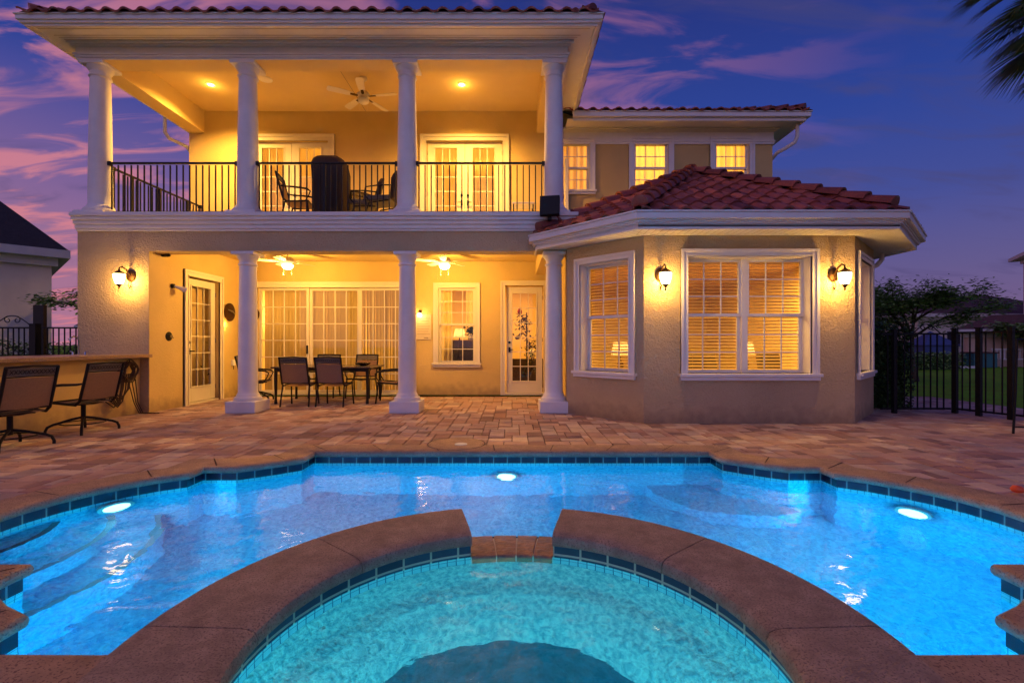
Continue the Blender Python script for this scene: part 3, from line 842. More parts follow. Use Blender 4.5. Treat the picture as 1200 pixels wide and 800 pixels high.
def ringbox(mb, x0, x1, y0, y1, w, z0, z1):
    mb.box(x0, x1, y0, y0+w, z0, z1); mb.box(x0, x0+w, y0+w, y1, z0, z1); mb.box(x1-w, x1, y0+w, y1, z0, z1)
mb = MB(); ringbox(mb, XL-OL, XB+ORr, FY-OH, BY-.5, OH+.02, ZS, ZS+.03); mb.box(XL-OL, XL, BY-.5, 18, ZS, ZS+.03)
mb.build('soffit', M['white'], house)
mb = MB()
for kx in range(1, 9): 
    yy = FY-OH+.03+kx*.055
    if kx in (3, 4): continue
    mb.box(XL-OL+kx*.034, XB+ORr-kx*.045, yy, yy+.006, ZS-.004, ZS-.0005)
mb.build('soffit_groove', M['ink'], house)
mb = MB()
for (o_, a, b) in ((.01, ZS-.055, ZS-.0205), (.05, ZS-.02, ZS+.0145), (.08, ZS+.015, ZS+.085), (.10, ZS+.0855, ZS+.11)):
    x0, x1, y0 = XL-OL+.0-o_, XB+ORr+o_, FY-OH-o_
    wd = .03+o_
    mb.box(x0, x1, y0, y0+wd, a, b); mb.box(x0, x0+wd, y0+wd, 18, a, b); mb.box(x1-wd, x1, y0+wd, BY-.45, a, b)
mb.build('gutter', M['white'], house, bevel=.008)
mb = MB(); mb.box(XL+.361, XB-.361, FY+.341, BY-.001, ZU, ZU+.03); mb.build('balcony_ceiling', M['ceiling'], house)
mb = MB(); mb.box(-3.4, -3.39, FY+.35, BY-.002, ZU-.004, ZU-.0005); mb.build('ceiling_joint', M['ink'], house)

# --- upper back wall with french doors and windows
FU = frame((0, BY, 0), 0)
fdA = (bx_(296), bx_(385)); fdB = (bx_(500), bx_(589)); zD = 5.86
uw = [(bx_(651), bx_(691)), (bx_(743), bx_(783)), (bx_(838), bx_(877.5))]
uwz = (bz_(223), bz_(167), bz_(196))
holes = [(fdA[0], fdA[1], ZF-.1, zD+.03), (fdB[0], fdB[1], ZF-.1, zD+.03)]+[(a, b, uwz[0], uwz[1]) for a, b in uw]
mb = MB(FU); wall(mb, XL, XR, 3.401, 6.60, .2, holes); mb.build('upper_wall', M['stucco_smooth'], house)
for (a, b) in uw: window(FU, a, b, uwz[0], uwz[1], uwz[2], rec=.05, trim=.125, cols=3, rows=2)
for (a, b) in (fdA, fdB):
    mb = MB(FU); casing(mb, a, b, ZF, zD+.03, .15); mb.box(a, b, -.01, .16, ZF-.02, ZF+.03); o = mb.build('french_door_frame', M['door'], house)
    m_ = (a+b)/2
    glazed_door(FU, a+.012, m_-.003, ZF+.04, zD+.018, .18, (.26, .13), 3, 6, handle='r', name='french_door')
    glazed_door(FU, m_+.003, b-.012, ZF+.04, zD+.018, .18, (.26, .13), 3, 6, handle='l', name='french_door')
mb = MB(); mb.box(XR-.2, XR, BY+.201, 18, 3.0, 6.6); mb.build('right_wall', M['stucco_smooth'], house)
mb = MB(); mb.box(XL, XL+.2, BY+.201, 18, 3.44, 6.6); mb.build('upper_left_wall', M['stucco_smooth'], house)
mb = MB(); mb.box(XL, XR, 18, 18.2, 0, 6.6); mb.build('rear_wall', M['stucco'], house)
# main block eave
ZE = 6.10
mb = MB()
for (o_, a, b) in ((.03, ZE-.29, ZE-.24), (.045, ZE-.2395, ZE-.20), (.02, ZE-.1995, ZE+.0), (.06, ZE+.0005, ZE+.03), (.12, ZE+.0305, ZE+.06)):
    mb.box(XB+.02, XR+o_, BY-o_, BY-.002, a, b); mb.box(XR+.002, XR+o_, BY-.002, 18, a, b)
mb.build('frieze', M['white'], house)
mb = MB(); mb.box(XB+.30, XR+.45, BY-.50, BY-.001, ZE+.061, ZE+.085); mb.box(XR+.001, XR+.45, BY, 18.4, ZE+.061, ZE+.085); mb.build('soffit', M['white'], house)
mb = MB()
for (o_, a, b) in ((.02, ZE+.02, ZE+.09), (.09, ZE+.0905, ZE+.185), (.11, ZE+.1855, ZE+.21)):
    mb.box(XB+.42, XR+.45+o_, BY-.50-o_, BY-.49, a, b); mb.box(XR+.44, XR+.45+o_, BY-.49, 18.4, a, b)
mb.build('gutter', M['white'], house, bevel=.008)

def spout(pts, r=.04):
    mb = MB(); mb.tube(pts, r, 10); return mb.build('downspout', M['white'], house, smooth=True)
spout([(XR+.40, BY-.3, ZE+.03), (XR+.40, BY-.3, ZE-.22), (XR+.36, BY-.27, ZE-.35), (XR+.2, BY-.16, ZE-.45), (XR+.08, BY-.06, ZE-.50), (XR+.055, BY+.2, ZE-.6), (XR+.055, BY+.3, 3.2)])
spout([(XL-.42, BY-.2, ZS), (XL-.42, BY-.2, ZS-.34), (XL-.36, BY-.15, ZS-.46), (XL-.12, BY+.1, ZS-.55), (XL-.06, BY+.2, ZS-.7), (XL-.055, BY+.3, 0.1)])

# --- bay
def facet(p, q):
    p = Vector((p[0], p[1], 0)); q = Vector((q[0], q[1], 0)); d = q-p
    return frame(p, math.atan2(d.y, d.x)), d.length
ZBW = 2.81
wz = (.745, 2.50, 1.63)
bays = []
F1, L1 = facet(BB, BA); F2, L2 = facet(BA, BC); F3, L3 = facet(BC, BD); F4, L4 = facet(BD, (6.28, 15.0))
w1 = (L1-1.281+.11, L1-.134-.11); w2 = (2.625-1.97, 4.475-1.97); w3 = (.134+.11, 1.281-.11+.1)
for F, L, wsp, un in ((F1, L1, w1, 1), (F2, L2, w2, 2), (F3, L3, w3, 1)):
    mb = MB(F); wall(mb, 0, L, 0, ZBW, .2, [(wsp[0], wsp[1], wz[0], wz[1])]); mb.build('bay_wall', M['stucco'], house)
    window(F, wsp[0], wsp[1], wz[0], wz[1], wz[2], units=un, rec=.17, trim=.105); bays.append((F, wsp))
mb = MB(F4); wall(mb, 0, L4, 0, ZBW, .2); mb.build('bay_side_wall', M['stucco'], house)
# corner fillers so the 45 degree joints close behind the surface
# bay eave: soffit, fascia, gutter
E0, E1, E2, E3 = (.40, 8.06), (1.742, 6.60), (5.358, 6.60), (6.84, 8.07)
eave = [(.40, 8.6), E0, E1, E2, E3, (6.84, 15.0)]
def off_line(pl, d):
    out = []
    for i in range(len(pl)):
        b = Vector(pl[i])
        e1 = (b-Vector(pl[i-1])).normalized() if i else None
        e2 = (Vector(pl[i+1])-b).normalized() if i < len(pl)-1 else None
        if e1 is None: e1 = e2
        if e2 is None: e2 = e1
        n1 = Vector((-e1.y, e1.x)); n2 = Vector((-e2.y, e2.x)); m_ = (n1+n2).normalized(); out.append(tuple(b+m_*(d/m_.dot(n1))))
    return out
def strip(mb, pl, d0, d1, z0, z1):
    a = off_line(pl, d0); b = off_line(pl, d1); n = len(pl)
    for i in range(n-1):
        p, q, r, s = a[i], a[i+1], b[i+1], b[i]
        mb.add([(p[0], p[1], z0), (q[0], q[1], z0), (r[0], r[1], z0), (s[0], s[1], z0), (p[0], p[1], z1), (q[0], q[1], z1), (r[0], r[1], z1), (s[0], s[1], z1)],
               [(0, 3, 2, 1), (4, 5, 6, 7), (0, 1, 5, 4), (2, 3, 7, 6)] + ([(3, 0, 4, 7)] if i == 0 else []) + ([(1, 2, 6, 5)] if i == n-2 else []))
mb = MB(); strip(mb, eave, 0, .66, 2.812, 2.835); mb.build('bay_soffit', M['white'], house)
mb = MB()
for (o_, a, b) in ((.0, 2.775, 2.85), (.03, 2.8505, 2.875), (.05, 2.8755, 2.90), (.11, 2.9005, 2.985), (.13, 2.9855, 3.01)):
    strip(mb, eave, -o_, .03, a, b)
mb.build('bay_gutter', M['white'], house, bevel=.006)
mb = MB()
acc = 0
for i in range(1, 4):
    a, b = Vector(off_line(eave, .12)[i]), Vector(off_line(eave, .12)[i+1]); L = (b-a).length; e = (b-a).normalized(); nrm = Vector((-e.y, e.x))
    for q in range(int(L/.1)):
        p = a+e*(.05+q*.1)
        mb.add([(p.x, p.y, 2.8105), (p.x+e.x*.006, p.y+e.y*.006, 2.8105), (p.x+e.x*.006+nrm.x*.38, p.y+e.y*.006+nrm.y*.38, 2.8105), (p.x+nrm.x*.38, p.y+nrm.y*.38, 2.8105)], [(0, 1, 2, 3), (3, 2, 1, 0)])
mb.build('soffit_groove', M['ink'], house)
spout([(6.62, 8.55, 2.80), (6.62, 8.55, 2.70), (6.55, 8.57, 2.60), (6.38, 8.6, 2.52), (6.33, 8.62, 2.42), (6.33, 8.62, .12)])

# --- tiled roofs
def tile_facet(mb, p0, p1, apex_pts, tw=.28, course=.36, amp=.042, lift=.030):
    """p0->p1 eave (left to right seen from outside), apex_pts the remaining polygon points"""
    p0, p1 = Vector(p0), Vector(p1); e = (p1-p0).normalized()
    n = e.cross(Vector(apex_pts[0])-p0).normalized()
    if n.z < 0: n = -n
    s = n.cross(e).normalized()
    poly = [(0, 0), ((p1-p0).length, 0)] + [((Vector(a)-p0).dot(e), (Vector(a)-p0).dot(s)) for a in apex_pts]
    umin = min(p[0] for p in poly); umax = max(p[0] for p in poly); vmax = max(p[1] for p in poly)
    ns = 8; du = tw/ns; nu = int((umax-umin)/du)+1; nc = int(vmax/course)+1
    poly_c = poly
    for c in range(nc):
        v0 = c*course-.05; v1 = v0+course+.03
        for k_ in range(int(nu/ns)+1):
            tint_ = random.random(); jit = random.uniform(-.003, .003); ju = random.uniform(-.006, .006)
            ids = {}
            vs = []; fs = []
            for i in range(ns+1):
                u = umin+k_*tw+i*du
                ph = i/ns
                h = amp*max(0, math.sin(PI*min(1, ph/.62)))**.8 if ph < .62 else -amp*.25*math.sin(PI*(ph-.62)/.38)
                for (v, l) in ((v0+ju, lift+jit-.03), (v0+ju, lift+jit), ((v0+v1)/2, lift*.55+jit*.5), (v1, .002)):
                    vs.append(p0+e*u+s*v+n*(h+l))
            for i in range(ns):
                uc = umin+k_*tw+(i+.5)*du
                vc = max(.01, v0+.12)
                if not inside((uc, vc), poly_c): continue
                for q in range(3): fs.append((i*4+q, (i+1)*4+q, (i+1)*4+q+1, i*4+q+1))
            mb.cur = tint_
            if fs: mb.add(vs, fs)
    # underlay
def hip_caps(mb, a, b, r=.11, L=.36):
    a, b = Vector(a), Vector(b); d = (b-a); T = d.length; d.normalize(); n = int(T/L)
    side = d.cross(Vector((0, 0, 1))).normalized(); up = side.cross(d).normalized()
    for k_ in range(n+1):
        mb.cur = random.random()
        p = a+d*(k_*L); q = a+d*min(T, (k_+1)*L+.06); r0, r1 = r*1.12, r*.86
        vs = []; m = 8
        for (pt, rr, l) in ((p, r0*.8, .02), (p, r0, .03), (q, r1, .0)):
            for i in range(m+1):
                t = PI*i/m; vs.append(pt+side*math.cos(t)*rr+up*(math.sin(t)*rr+l-.01))
        fs = []
        for j in range(2):
            for i in range(m): fs.append((j*(m+1)+i, (j+1)*(m+1)+i, (j+1)*(m+1)+i+1, j*(m+1)+i+1))
        if k_ == 0: fs.append(tuple(range(m+1)))
        mb.add(vs, fs)

ZR = 3.03
AP = Vector((3.55, 9.45, 4.56))
def E3d(p, z=ZR): return (p[0], p[1], z)
e0, e1, e2, e3 = [E3d(p) for p in off_line(eave, -.03)[1:5]]
mb = MB()
tile_facet(mb, e1, e2, [AP])
tile_facet(mb, e0, e1, [AP])
tile_facet(mb, e2, e3, [AP])
tile_facet(mb, e3, (e3[0], BY, ZR), [(3.55, BY, 4.56), AP])
roof = mb.build('bay_roof', M['tile'], house, smooth=True, tint=True)
mb = MB(); AP2 = AP-Vector((0, 0, .03))
for tri in ((e0, e1, AP2), (e1, e2, AP2), (e2, e3, AP2)): mb.add(tri, [(0, 1, 2)])
mb.add([e3, (e3[0], BY, ZR), (3.55, BY, 4.53), AP2], [(0, 1, 2, 3)]); mb.add([e0, AP2, (3.55, BY, 4.53), (1.05, BY, 3.25)], [(0, 1, 2, 3)])
mb.build('roof_underlay', M['dark'], roof)
for a in (e0, e1, e2, e3):
    mb = MB(); v = AP-Vector(a); hip_caps(mb, Vector(a)+v*.03+Vector((0, 0, .035)), AP+Vector((0, 0, .035))); mb.build('hip_cap', M['tile'], roof, smooth=True, tint=True)
mb = MB(); hip_caps(mb, AP+Vector((0, 0, .04)), (3.55, BY, 4.6)); mb.build('ridge_cap', M['tile'], roof, smooth=True, tint=True)

# wing roof and main roof (low hips)
wz_ = ZS+.115
wx0, wx1, wy0 = XL-OL-.06, XB+ORr+.06, FY-OH-.08
rx = (wx1-wx0)/2
mb = MB()
wa = Vector(((wx0+wx1)/2, wy0+rx, wz_+rx*.40))
tile_facet(mb, (wx0, wy0, wz_), (wx1, wy0, wz_), [wa])
tile_facet(mb, (wx1, wy0, wz_), (wx1, wy0+rx, wz_), [wa])
tile_facet(mb, (wx0, wy0+rx, wz_), (wx0, wy0, wz_), [wa])
wr = mb.build('wing_roof', M['tile'], house, smooth=True, tint=True)
for c in ((wx0, wy0), (wx1, wy0)):
    mb = MB(); hip_caps(mb, (c[0]+(.12 if c[0] < 0 else -.12), c[1]+.12, wz_+.07), wa+Vector((0, 0, .03))); mb.build('hip_cap', M['tile'], wr, smooth=True, tint=True)
mb = MB(); za = wz_-.01
mb.add([(wx0, wy0, za), (wx1, wy0, za), (wx1, 18.4, za), (wx0, 18.4, za), (wa.x, wa.y, wa.z-.03), (wa.x, 18.4, wa.z-.03)], [(0, 1, 4), (1, 2, 5, 4), (3, 0, 4, 5)]); mb.build('roof_underlay', M['dark'], wr)
mb = MB(); mz = ZE+.22; mx1 = XR+.54; my0 = BY-.58
ma = Vector((wx1, my0+2.6, mz+1.05)); mb_ = Vector((mx1-2.6, my0+2.6, mz+1.05))
tile_facet(mb, (wx1-.3, my0, mz), (mx1, my0, mz), [mb_, ma])
tile_facet(mb, (mx1, my0, mz), (mx1, 16, mz), [(mb_.x, 16, mz+1.05), mb_])
mr_ = mb.build('main_roof', M['tile'], house, smooth=True, tint=True)
mb = MB(); mb.add([(wx1-.3, my0, mz-.01), (mx1, my0, mz-.01), mb_-Vector((0, 0, .04)), ma-Vector((0, 0, .04)), (mx1, 18.4, mz-.01), (mb_.x, 18.4, mz+1)], [(0, 1, 2, 3), (1, 4, 5, 2)]); mb.build('roof_underlay', M['dark'], mr_)
mb = MB(); hip_caps(mb, (mx1-.1, my0+.1, mz+.06), mb_+Vector((0, 0, .03))); mb.build('hip_cap', M['tile'], mr_, smooth=True, tint=True)

# --- rooms behind the glass
def room(x0, x1, y0, y1, z0, z1, name='room'):
    mb = MB(); mb.add([(x0, y0, z0), (x1, y0, z0), (x1, y1, z0), (x0, y1, z0), (x0, y0, z1), (x1, y0, z1), (x1, y1, z1), (x0, y1, z1)], [(4, 7, 6, 5), (1, 5, 6, 2), (2, 6, 7, 3), (3, 7, 4, 0)])
    o = mb.build(name, M['room'], house)
    mb = MB(); mb.add([(x0, y0, z0), (x1, y0, z0), (x1, y1, z0), (x0, y1, z0)], [(0, 1, 2, 3)]); mb.build('room_floor', M['roomfloor'], o)
WARM = (1, .58, .13); WARM2 = (1, .57, .14)
room(XS+.2, .945, BY+.2, 15.0, .02, 3.05)
room(-1.2, .944, BY+.201, 16, .021, 3.04) if False else None
room(XL+.2, XS-.205, FY+.36, 12.0, .02, 3.05)
room(XL+.21, .95, BY+.2, 15.0, ZF+.01, 6.5)
room(1.1, XR-.21, BY+.2, 15.0, ZF+.01, 6.5)
# bay room: polygon shell
mb = MB(); bp2 = [(1.11, 8.2), (1.15, 8.19), (2.05, 7.36), (5.05, 7.36), (6.07, 8.38), (6.07, 14.9), (1.11, 14.9)]
mb.poly(bp2, 2.80, flip=True); n = len(bp2)
for i in (4, 5, 6):
    a, b = bp2[i], bp2[(i+1) % n]; mb.add([(a[0], a[1], .02), (b[0], b[1], .02), (b[0], b[1], 2.8), (a[0], a[1], 2.8)], [(3, 2, 1, 0)])
br_ = mb.build('room', M['room'], house); mb = MB(); mb.poly(bp2, .02); mb.build('room_floor', M['roomfloor'], br_)
lamp('AREA', (-4.2, 12.6, 2.95), 330, WARM2, (2.5, 1.5))
lamp('AREA', (.0, 13.0, 2.95), 130, WARM2, (1.2, 1.2))
lamp('POINT', (-6.9, 10.0, 2.3), 14, WARM2, .1)
lamp('AREA', (-5.0, 12.9, 6.3), 190, WARM, (2.2, 1.5))
lamp('AREA', (-.9, 12.9, 6.3), 210, WARM, (2.2, 1.5))
lamp('AREA', (3.8, 12.6, 6.3), 300, WARM, (3.0, 1.2))
lamp('AREA', (3.6, 9.4, 2.72), 480, WARM, (3.4, 1.6))

# --- curtains and blinds
def curtain(F, u0, u1, z0, z1, y, amp, per, label, name='curtain', m='curtain', cat='curtain', group='curtains behind the glass'):
    mb = MB(F); n = max(8, int((u1-u0)/per*8)); vs = []; ph = random.random()*6
    nz = 5
    for i in range(n+1):
        u = u0+(u1-u0)*i/n
        for j in range(nz+1):
            t = j/nz; a_ = amp*(1.15-.4*t)
            vs.append((u, y+a_*math.sin(2*PI*(u-u0)/per+ph)+.3*a_*math.sin(2*PI*(u-u0)/per*.37+ph*2+t), z0+(z1-z0)*t))
    fs = [(i*(nz+1)+j, (i+1)*(nz+1)+j, (i+1)*(nz+1)+j+1, i*(nz+1)+j+1) for i in range(n) for j in range(nz)]
    mb.add(vs, fs); o = mb.build(name, M[m], None, smooth='all'); return tag(o, label, cat, group)
def blind(F, u0, u1, z0, z1, y, label, pitch=.05, tilt=28):
    t = tag(empty('window_blind', tuple(F @ Vector(((u0+u1)/2, y, z0)))), label, 'window blind', 'wooden slat blinds in the bay windows')
    mb = MB(F); n = int((z1-z0-.06)/pitch); M3 = Matrix.Rotation(R(tilt), 3, 'X')
    for i in range(n): mb.obox(((u0+u1)/2, y, z0+.03+i*pitch), (u1-u0, .048, .003), M3)
    mb.build('slats', M['blind'], t)
    mb = MB(F); mb.box(u0, u1, y-.03, y+.03, z1-.055, z1); mb.build('head_rail', M['blind'], t)
    mb = MB(F)
    for f in (.18, .82): mb.tube([(u0+(u1-u0)*f, y-.028, z0), (u0+(u1-u0)*f, y-.028, z1)], .0018, 4)
    mb.build('cord', M['blind'], t)
F, wsp = bays[0]; blind(F, wsp[0]+.02, wsp[1]-.02, wz[0]+.02, wz[1]-.02, .29, 'golden slatted blind in the angled window left of the bay front')
F, wsp = bays[1]; mid_ = (wsp[0]+wsp[1])/2
blind(F, wsp[0]+.02, mid_-.03, wz[0]+.02, wz[1]-.02, .29, 'golden slatted blind in the left half of the double window')
blind(F, mid_+.03, wsp[1]-.02, wz[0]+.02, wz[1]-.02, .29, 'golden slatted blind in the right half of the double window')
F, wsp = bays[2]; blind(F, wsp[0]+.02, wsp[1]-.02, wz[0]+.02, wz[1]-.02, .29, 'slatted blind in the narrow window on the far right side of the bay')
nm = [('gold curtain in the upper window nearest the balcony column'), ('gold curtain in the middle upper window above the bay roof'), ('gold curtain in the upper window nearest the house corner')]
for (a, b), l in zip(uw, nm): curtain(FU, a-.06, b+.06, uwz[0]-.05, uwz[1]+.05, .27, .025, .16, l)
curtain(FU, fdA[0]+.02, (fdA[0]+fdA[1])/2-.02, ZF+.1, zD, .28, .03, .14, 'gold curtain behind the left leaf of the left balcony doors')
curtain(FU, (fdA[0]+fdA[1])/2+.02, fdA[1]-.02, ZF+.1, zD, .28, .03, .14, 'gold curtain behind the right leaf of the left balcony doors')
curtain(FU, fdB[0]+.02, (fdB[0]+fdB[1])/2-.02, ZF+.1, zD, .28, .03, .15, 'gold curtain behind the left leaf of the right balcony doors')
curtain(FU, (fdB[0]+fdB[1])/2+.02, fdB[1]-.02, ZF+.1, zD, .28, .03, .15, 'gold curtain behind the right leaf of the right balcony doors')
# vertical blind strips behind the sliding doors, one blind per panel
vl = ['vertical strip blind behind the left sliding glass panel', 'vertical strip blind behind the middle sliding glass panel', 'vertical strip blind behind the right sliding glass panel']
for i in range(3):
    t = tag(empty('vertical_blind', (sl0+(i+.5)*wp, BY+.3, 0)), vl[i], 'vertical blind', 'vertical blinds of the sliding doors')
    mb = MB(FB); a = sl0+i*wp; ang = [R(40), R(52), R(58)][i]
    q = a+.04
    while q < a+wp-.03:
        an = ang+random.uniform(-.45, .35); dx, dy = .045*math.cos(an), .045*math.sin(an); y = .34
        cv = .006
        mb.add([(q-dx, y-dy, .06), (q+cv, y, .06), (q+dx, y+dy, .06), (q-dx, y-dy, 2.5), (q+cv, y, 2.5), (q+dx, y+dy, 2.5)], [(0, 1, 4, 3), (1, 2, 5, 4)])
        q += .078
    mb.build('strips', M['vblind'], t, smooth='all')
    mb = MB(FB); mb.box(a+.01, a+wp-.01, .30, .38, 2.505, 2.55); mb.build('head_rail', M['door'], t)
curtain(FB, wn[0], wn[0]+.28, wn[2], wn[3]+.05, .27, .025, .12, 'pale curtain drawn to one side of the porch window')
curtain(FB, wn[0]+.62, wn[1]+.05, wn[2]+.85, wn[3]+.05, .27, .03, .12, 'short pale curtain in the top corner of the porch window')
curtain(FSd, sd0+.05, sd1-.05, .2, 2.45, .25, .02, .22, 'pale curtain behind the porch side door')

# --- furniture seen through the glass
def table_lamp(loc, label, e, sh=.13, s=1.0):
    t = tag(empty('table_lamp', loc), label, 'table lamp'); x, y, z = loc
    mb = MB(); mb.lathe([(.0, 0), (.09, 0), (.09, .015), (.03, .04), (.055, .12), (.06, .2), (.02, .30), (.012, .42)], loc, 18); mb.build('lamp_base', M['bronze'], t, smooth=True)
    mb = MB(); mb.lathe([(.17, .36), (.12, .60)], loc, 24, cap=False); mb.build('lamp_shade', M['lampshade'], t, smooth='all')
    mb = MB(); mb.lathe([(.0, .40), (.03, .43), (.035, .47), (.0, .52)], loc, 12); mb.build('bulb', M['bulb'], t, smooth='all')
    lamp('POINT', (x, y, z+.47), e, WARM2, .05)
def side_table(loc, label, w_=.5, h=.6):
    t = tag(empty('side_table', loc), label, 'side table'); x, y, z = loc
    mb = MB(); mb.box(x-w_/2, x+w_/2, y-w_/2, y+w_/2, z+h-.03, z+h); mb.build('table_top', M['tabletop'], t, bevel=.005)
    for a in (-1, 1):
        for b in (-1, 1):
            mb = MB(); mb.tube([(x+a*(w_/2-.04), y+b*(w_/2-.04), z), (x+a*(w_/2-.04), y+b*(w_/2-.04), z+h-.03)], [.016, .024], 8); mb.build('leg', M['tabletop'], t)
side_table((1.95, 8.6, .02), 'dark side table behind the angled bay window'); table_lamp((1.95, 8.6, .62), 'lit table lamp glowing behind the angled bay window', 9)
side_table((4.55, 9.3, .02), 'dark side table behind the right half of the bay front'); table_lamp((4.55, 9.3, .62), 'lit table lamp glowing behind the right half of the bay front', 12)
def armchair(loc, rz, label):
    t = tag(empty('armchair', (0, 0, 0)), label, 'armchair', 'dark armchairs inside the bay room')
    mb = MB(); mb.box(-.38, .38, -.38, .38, .12, .42); mb.build('seat', M['sofa'], t, bevel=.05)
    mb = MB(); mb.add([(-.4, -.42, .2), (.4, -.42, .2), (.4, -.28, .2), (-.4, -.28, .2), (-.36, -.56, .98), (.36, -.56, .98), (.36, -.44, 1.0), (-.36, -.44, 1.0)], [(0, 3, 2, 1), (4, 5, 6, 7), (0, 1, 5, 4), (1, 2, 6, 5), (2, 3, 7, 6), (3, 0, 4, 7)]); mb.build('backrest', M['sofa'], t, bevel=.05)
    for a in (-1, 1):
        mb = MB(); mb.box(a*.385, a*.5, -.38, .36, .12, .62); mb.build('armrest', M['sofa'], t, bevel=.04)
    for a in (-1, 1):
        for b in (-1, 1):
            mb = MB(); mb.tube([(a*.34, b*.32, 0), (a*.34, b*.32, .12)], .02, 8); mb.build('leg', M['tabletop'], t)
    t.location = loc; t.rotation_euler = (0, 0, rz)
armchair((3.75, 8.7, .02), R(200), 'dark armchair in the middle of the bay room behind the centre post')
armchair((2.95, 9.2, .02), R(150), 'dark armchair behind the left half of the bay double window')
armchair((5.15, 8.7, .02), R(215), 'dark armchair at the right edge of the bay double window')
pillar = MB(); pillar.box(2.95, 3.12, 9.9, 10.1, .02, 2.79); tag(pillar.build('pillar', M['dark']), 'dark post standing inside the bay room', 'post')
# chandelier behind the sliding doors
ch = tag(empty('chandelier', (-5.75, 12.0, 1.75)), 'lit chandelier with several lamps behind the left sliding door', 'chandelier')
mb = MB(); mb.tube([(-5.75, 12.0, 3.05), (-5.75, 12.0, 1.75)], .012, 8); mb.lathe([(0, -.05), (.05, 0), (.03, .12), (.045, .2), (.0, .3)], (-5.75, 12, 1.6), 16)
for k_ in range(5):
    t = 2*PI*k_/5; p = Vector((-5.75+.24*math.cos(t), 12+.24*math.sin(t), 1.68)); mb.tube([(-5.75, 12, 1.72), (-5.75+.12*math.cos(t), 12+.12*math.sin(t), 1.60), p], .008, 6)
mb.build('chandelier_frame', M['bronze'], ch, smooth=True)
for k_ in range(5):
    t = 2*PI*k_/5; mb = MB(); mb.lathe([(.025, 0), (.05, .05), (.055, .12), (.03, .14)], (-5.75+.24*math.cos(t), 12+.24*math.sin(t), 1.68), 12); mb.build('lamp_glass', M['shade'], ch, smooth='all')
mb = MB(); mb.lathe([(.02, 0), (.11, .03), (.12, .10), (.03, .18)], (-5.75, 12, 1.98), 16); mb.build('centre_glass', M['shade'], ch, smooth='all')
lamp('POINT', (-5.75, 11.75, 1.8), 16, WARM2, .1)
# hall behind the porch door: dark iron plant stand, red figure hook
def clutter():
    t = tag(empty('plant_stand', (.38, 12.4, .02)), 'dark iron stand with hanging things behind the porch door', 'stand')
    mb = MB(); x, y = .38, 12.4
    mb.tube([(x, y, .02), (x, y, 2.0)], .014, 8)
    for z, r_, a_ in ((1.75, .18, 3.6), (1.35, .26, 2.8), (1.0, .30, .3), (.7, .26, 1.2), (.4, .22, 2)):
        pts = [(x+r_*s_*math.cos(a_), y+r_*s_*math.sin(a_), z+.12*math.sin(PI*s_)) for s_ in (0, .3, .6, .85, 1)]
        mb.tube(pts, .014, 6); mb.lathe([(0, -.06), (.05, -.04), (.07, 0), (.0, .05)], pts[-1], 10)
    mb.build('stand_frame', M['dark'], t, smooth=True)
    mb = MB(); rn = random.Random(8)
    for i in range(260):
        zc_ = rn.choice((1.78, 1.5, 1.2, .95, .6)); p = Vector((.36+rn.gauss(0, .10)+(.12 if zc_ < 1.4 else -.06), 12.38+rn.gauss(0, .08), zc_+rn.gauss(0, .09)))
        leaf(mb, p, .12, rn, .9, .5)
    mb.build('foliage', M['dark'], t)
    mb = MB(); mb.lathe([(0, -.12), (.05, -.09), (.06, -.02), (.02, .06), (0, .1)], (.2, 12.35, 2.05), 12); mb.build('red_ornament', M['red'], t, smooth='all')
    mb = MB(); mb.lathe([(.16, 0), (.2, .12), (.18, .2), (0, .2)], (.38, 12.4, .02), 16); mb.build('pot', M['dark'], t, smooth=True)
clutter()
t = tag(empty('console', (.35, 12.9, .02)), 'dark console with things on it seen low through the porch door', 'console')
mb = MB(); mb.box(-.1, .85, 12.75, 13.1, .02, .78); mb.build('console_body', M['sofa'], t, bevel=.01)
mb = MB(); mb.lathe([(.04, 0), (.09, .1), (.07, .22), (.03, .28), (.05, .32), (0, .32)], (.55, 12.9, .781), 16); mb.build('vase', M['white'], t, smooth=True)
t = tag(empty('cabinet', (-1.2, 11.75, .02)), 'low dark cabinet behind the lower half of the porch window', 'cabinet')
mb = MB(); mb.box(-1.85, -.75, 11.6, 12.0, .10, 1.28); mb.build('cabinet_body', M['sofa'], t, bevel=.01)
mb = MB(); mb.box(-1.83, -1.31, 11.585, 11.599, .14, 1.24); mb.box(-1.29, -.77, 11.585, 11.599, .14, 1.24); mb.build('door', M['tabletop'], t, bevel=.004)
t = tag(empty('potted_plant', (-1.0, 11.8, 1.28)), 'dark leafy potted plant on the cabinet behind the porch window', 'plant')
mb = MB(); mb.lathe([(.05, 0), (.08, .12), (.07, .13), (0, .12)], (-1.0, 11.8, 1.281), 14); mb.build('pot', M['white'], t, smooth=True)
mb = MB(); rn = random.Random(4)
for i in range(160): leaf(mb, Vector((-1.0+rn.gauss(0, .07), 11.8+rn.gauss(0, .06), 1.50+rn.gauss(0, .07))), .11, rn, .9, .45)
mb.build('foliage', M['hedge'], t, tint=True)
table_lamp((-1.45, 13.2, 1.0), 'lit table lamp glowing behind the porch window', 6); side_table((-1.45, 13.2, .02), 'tall dark side table behind the porch window', .45, .98)

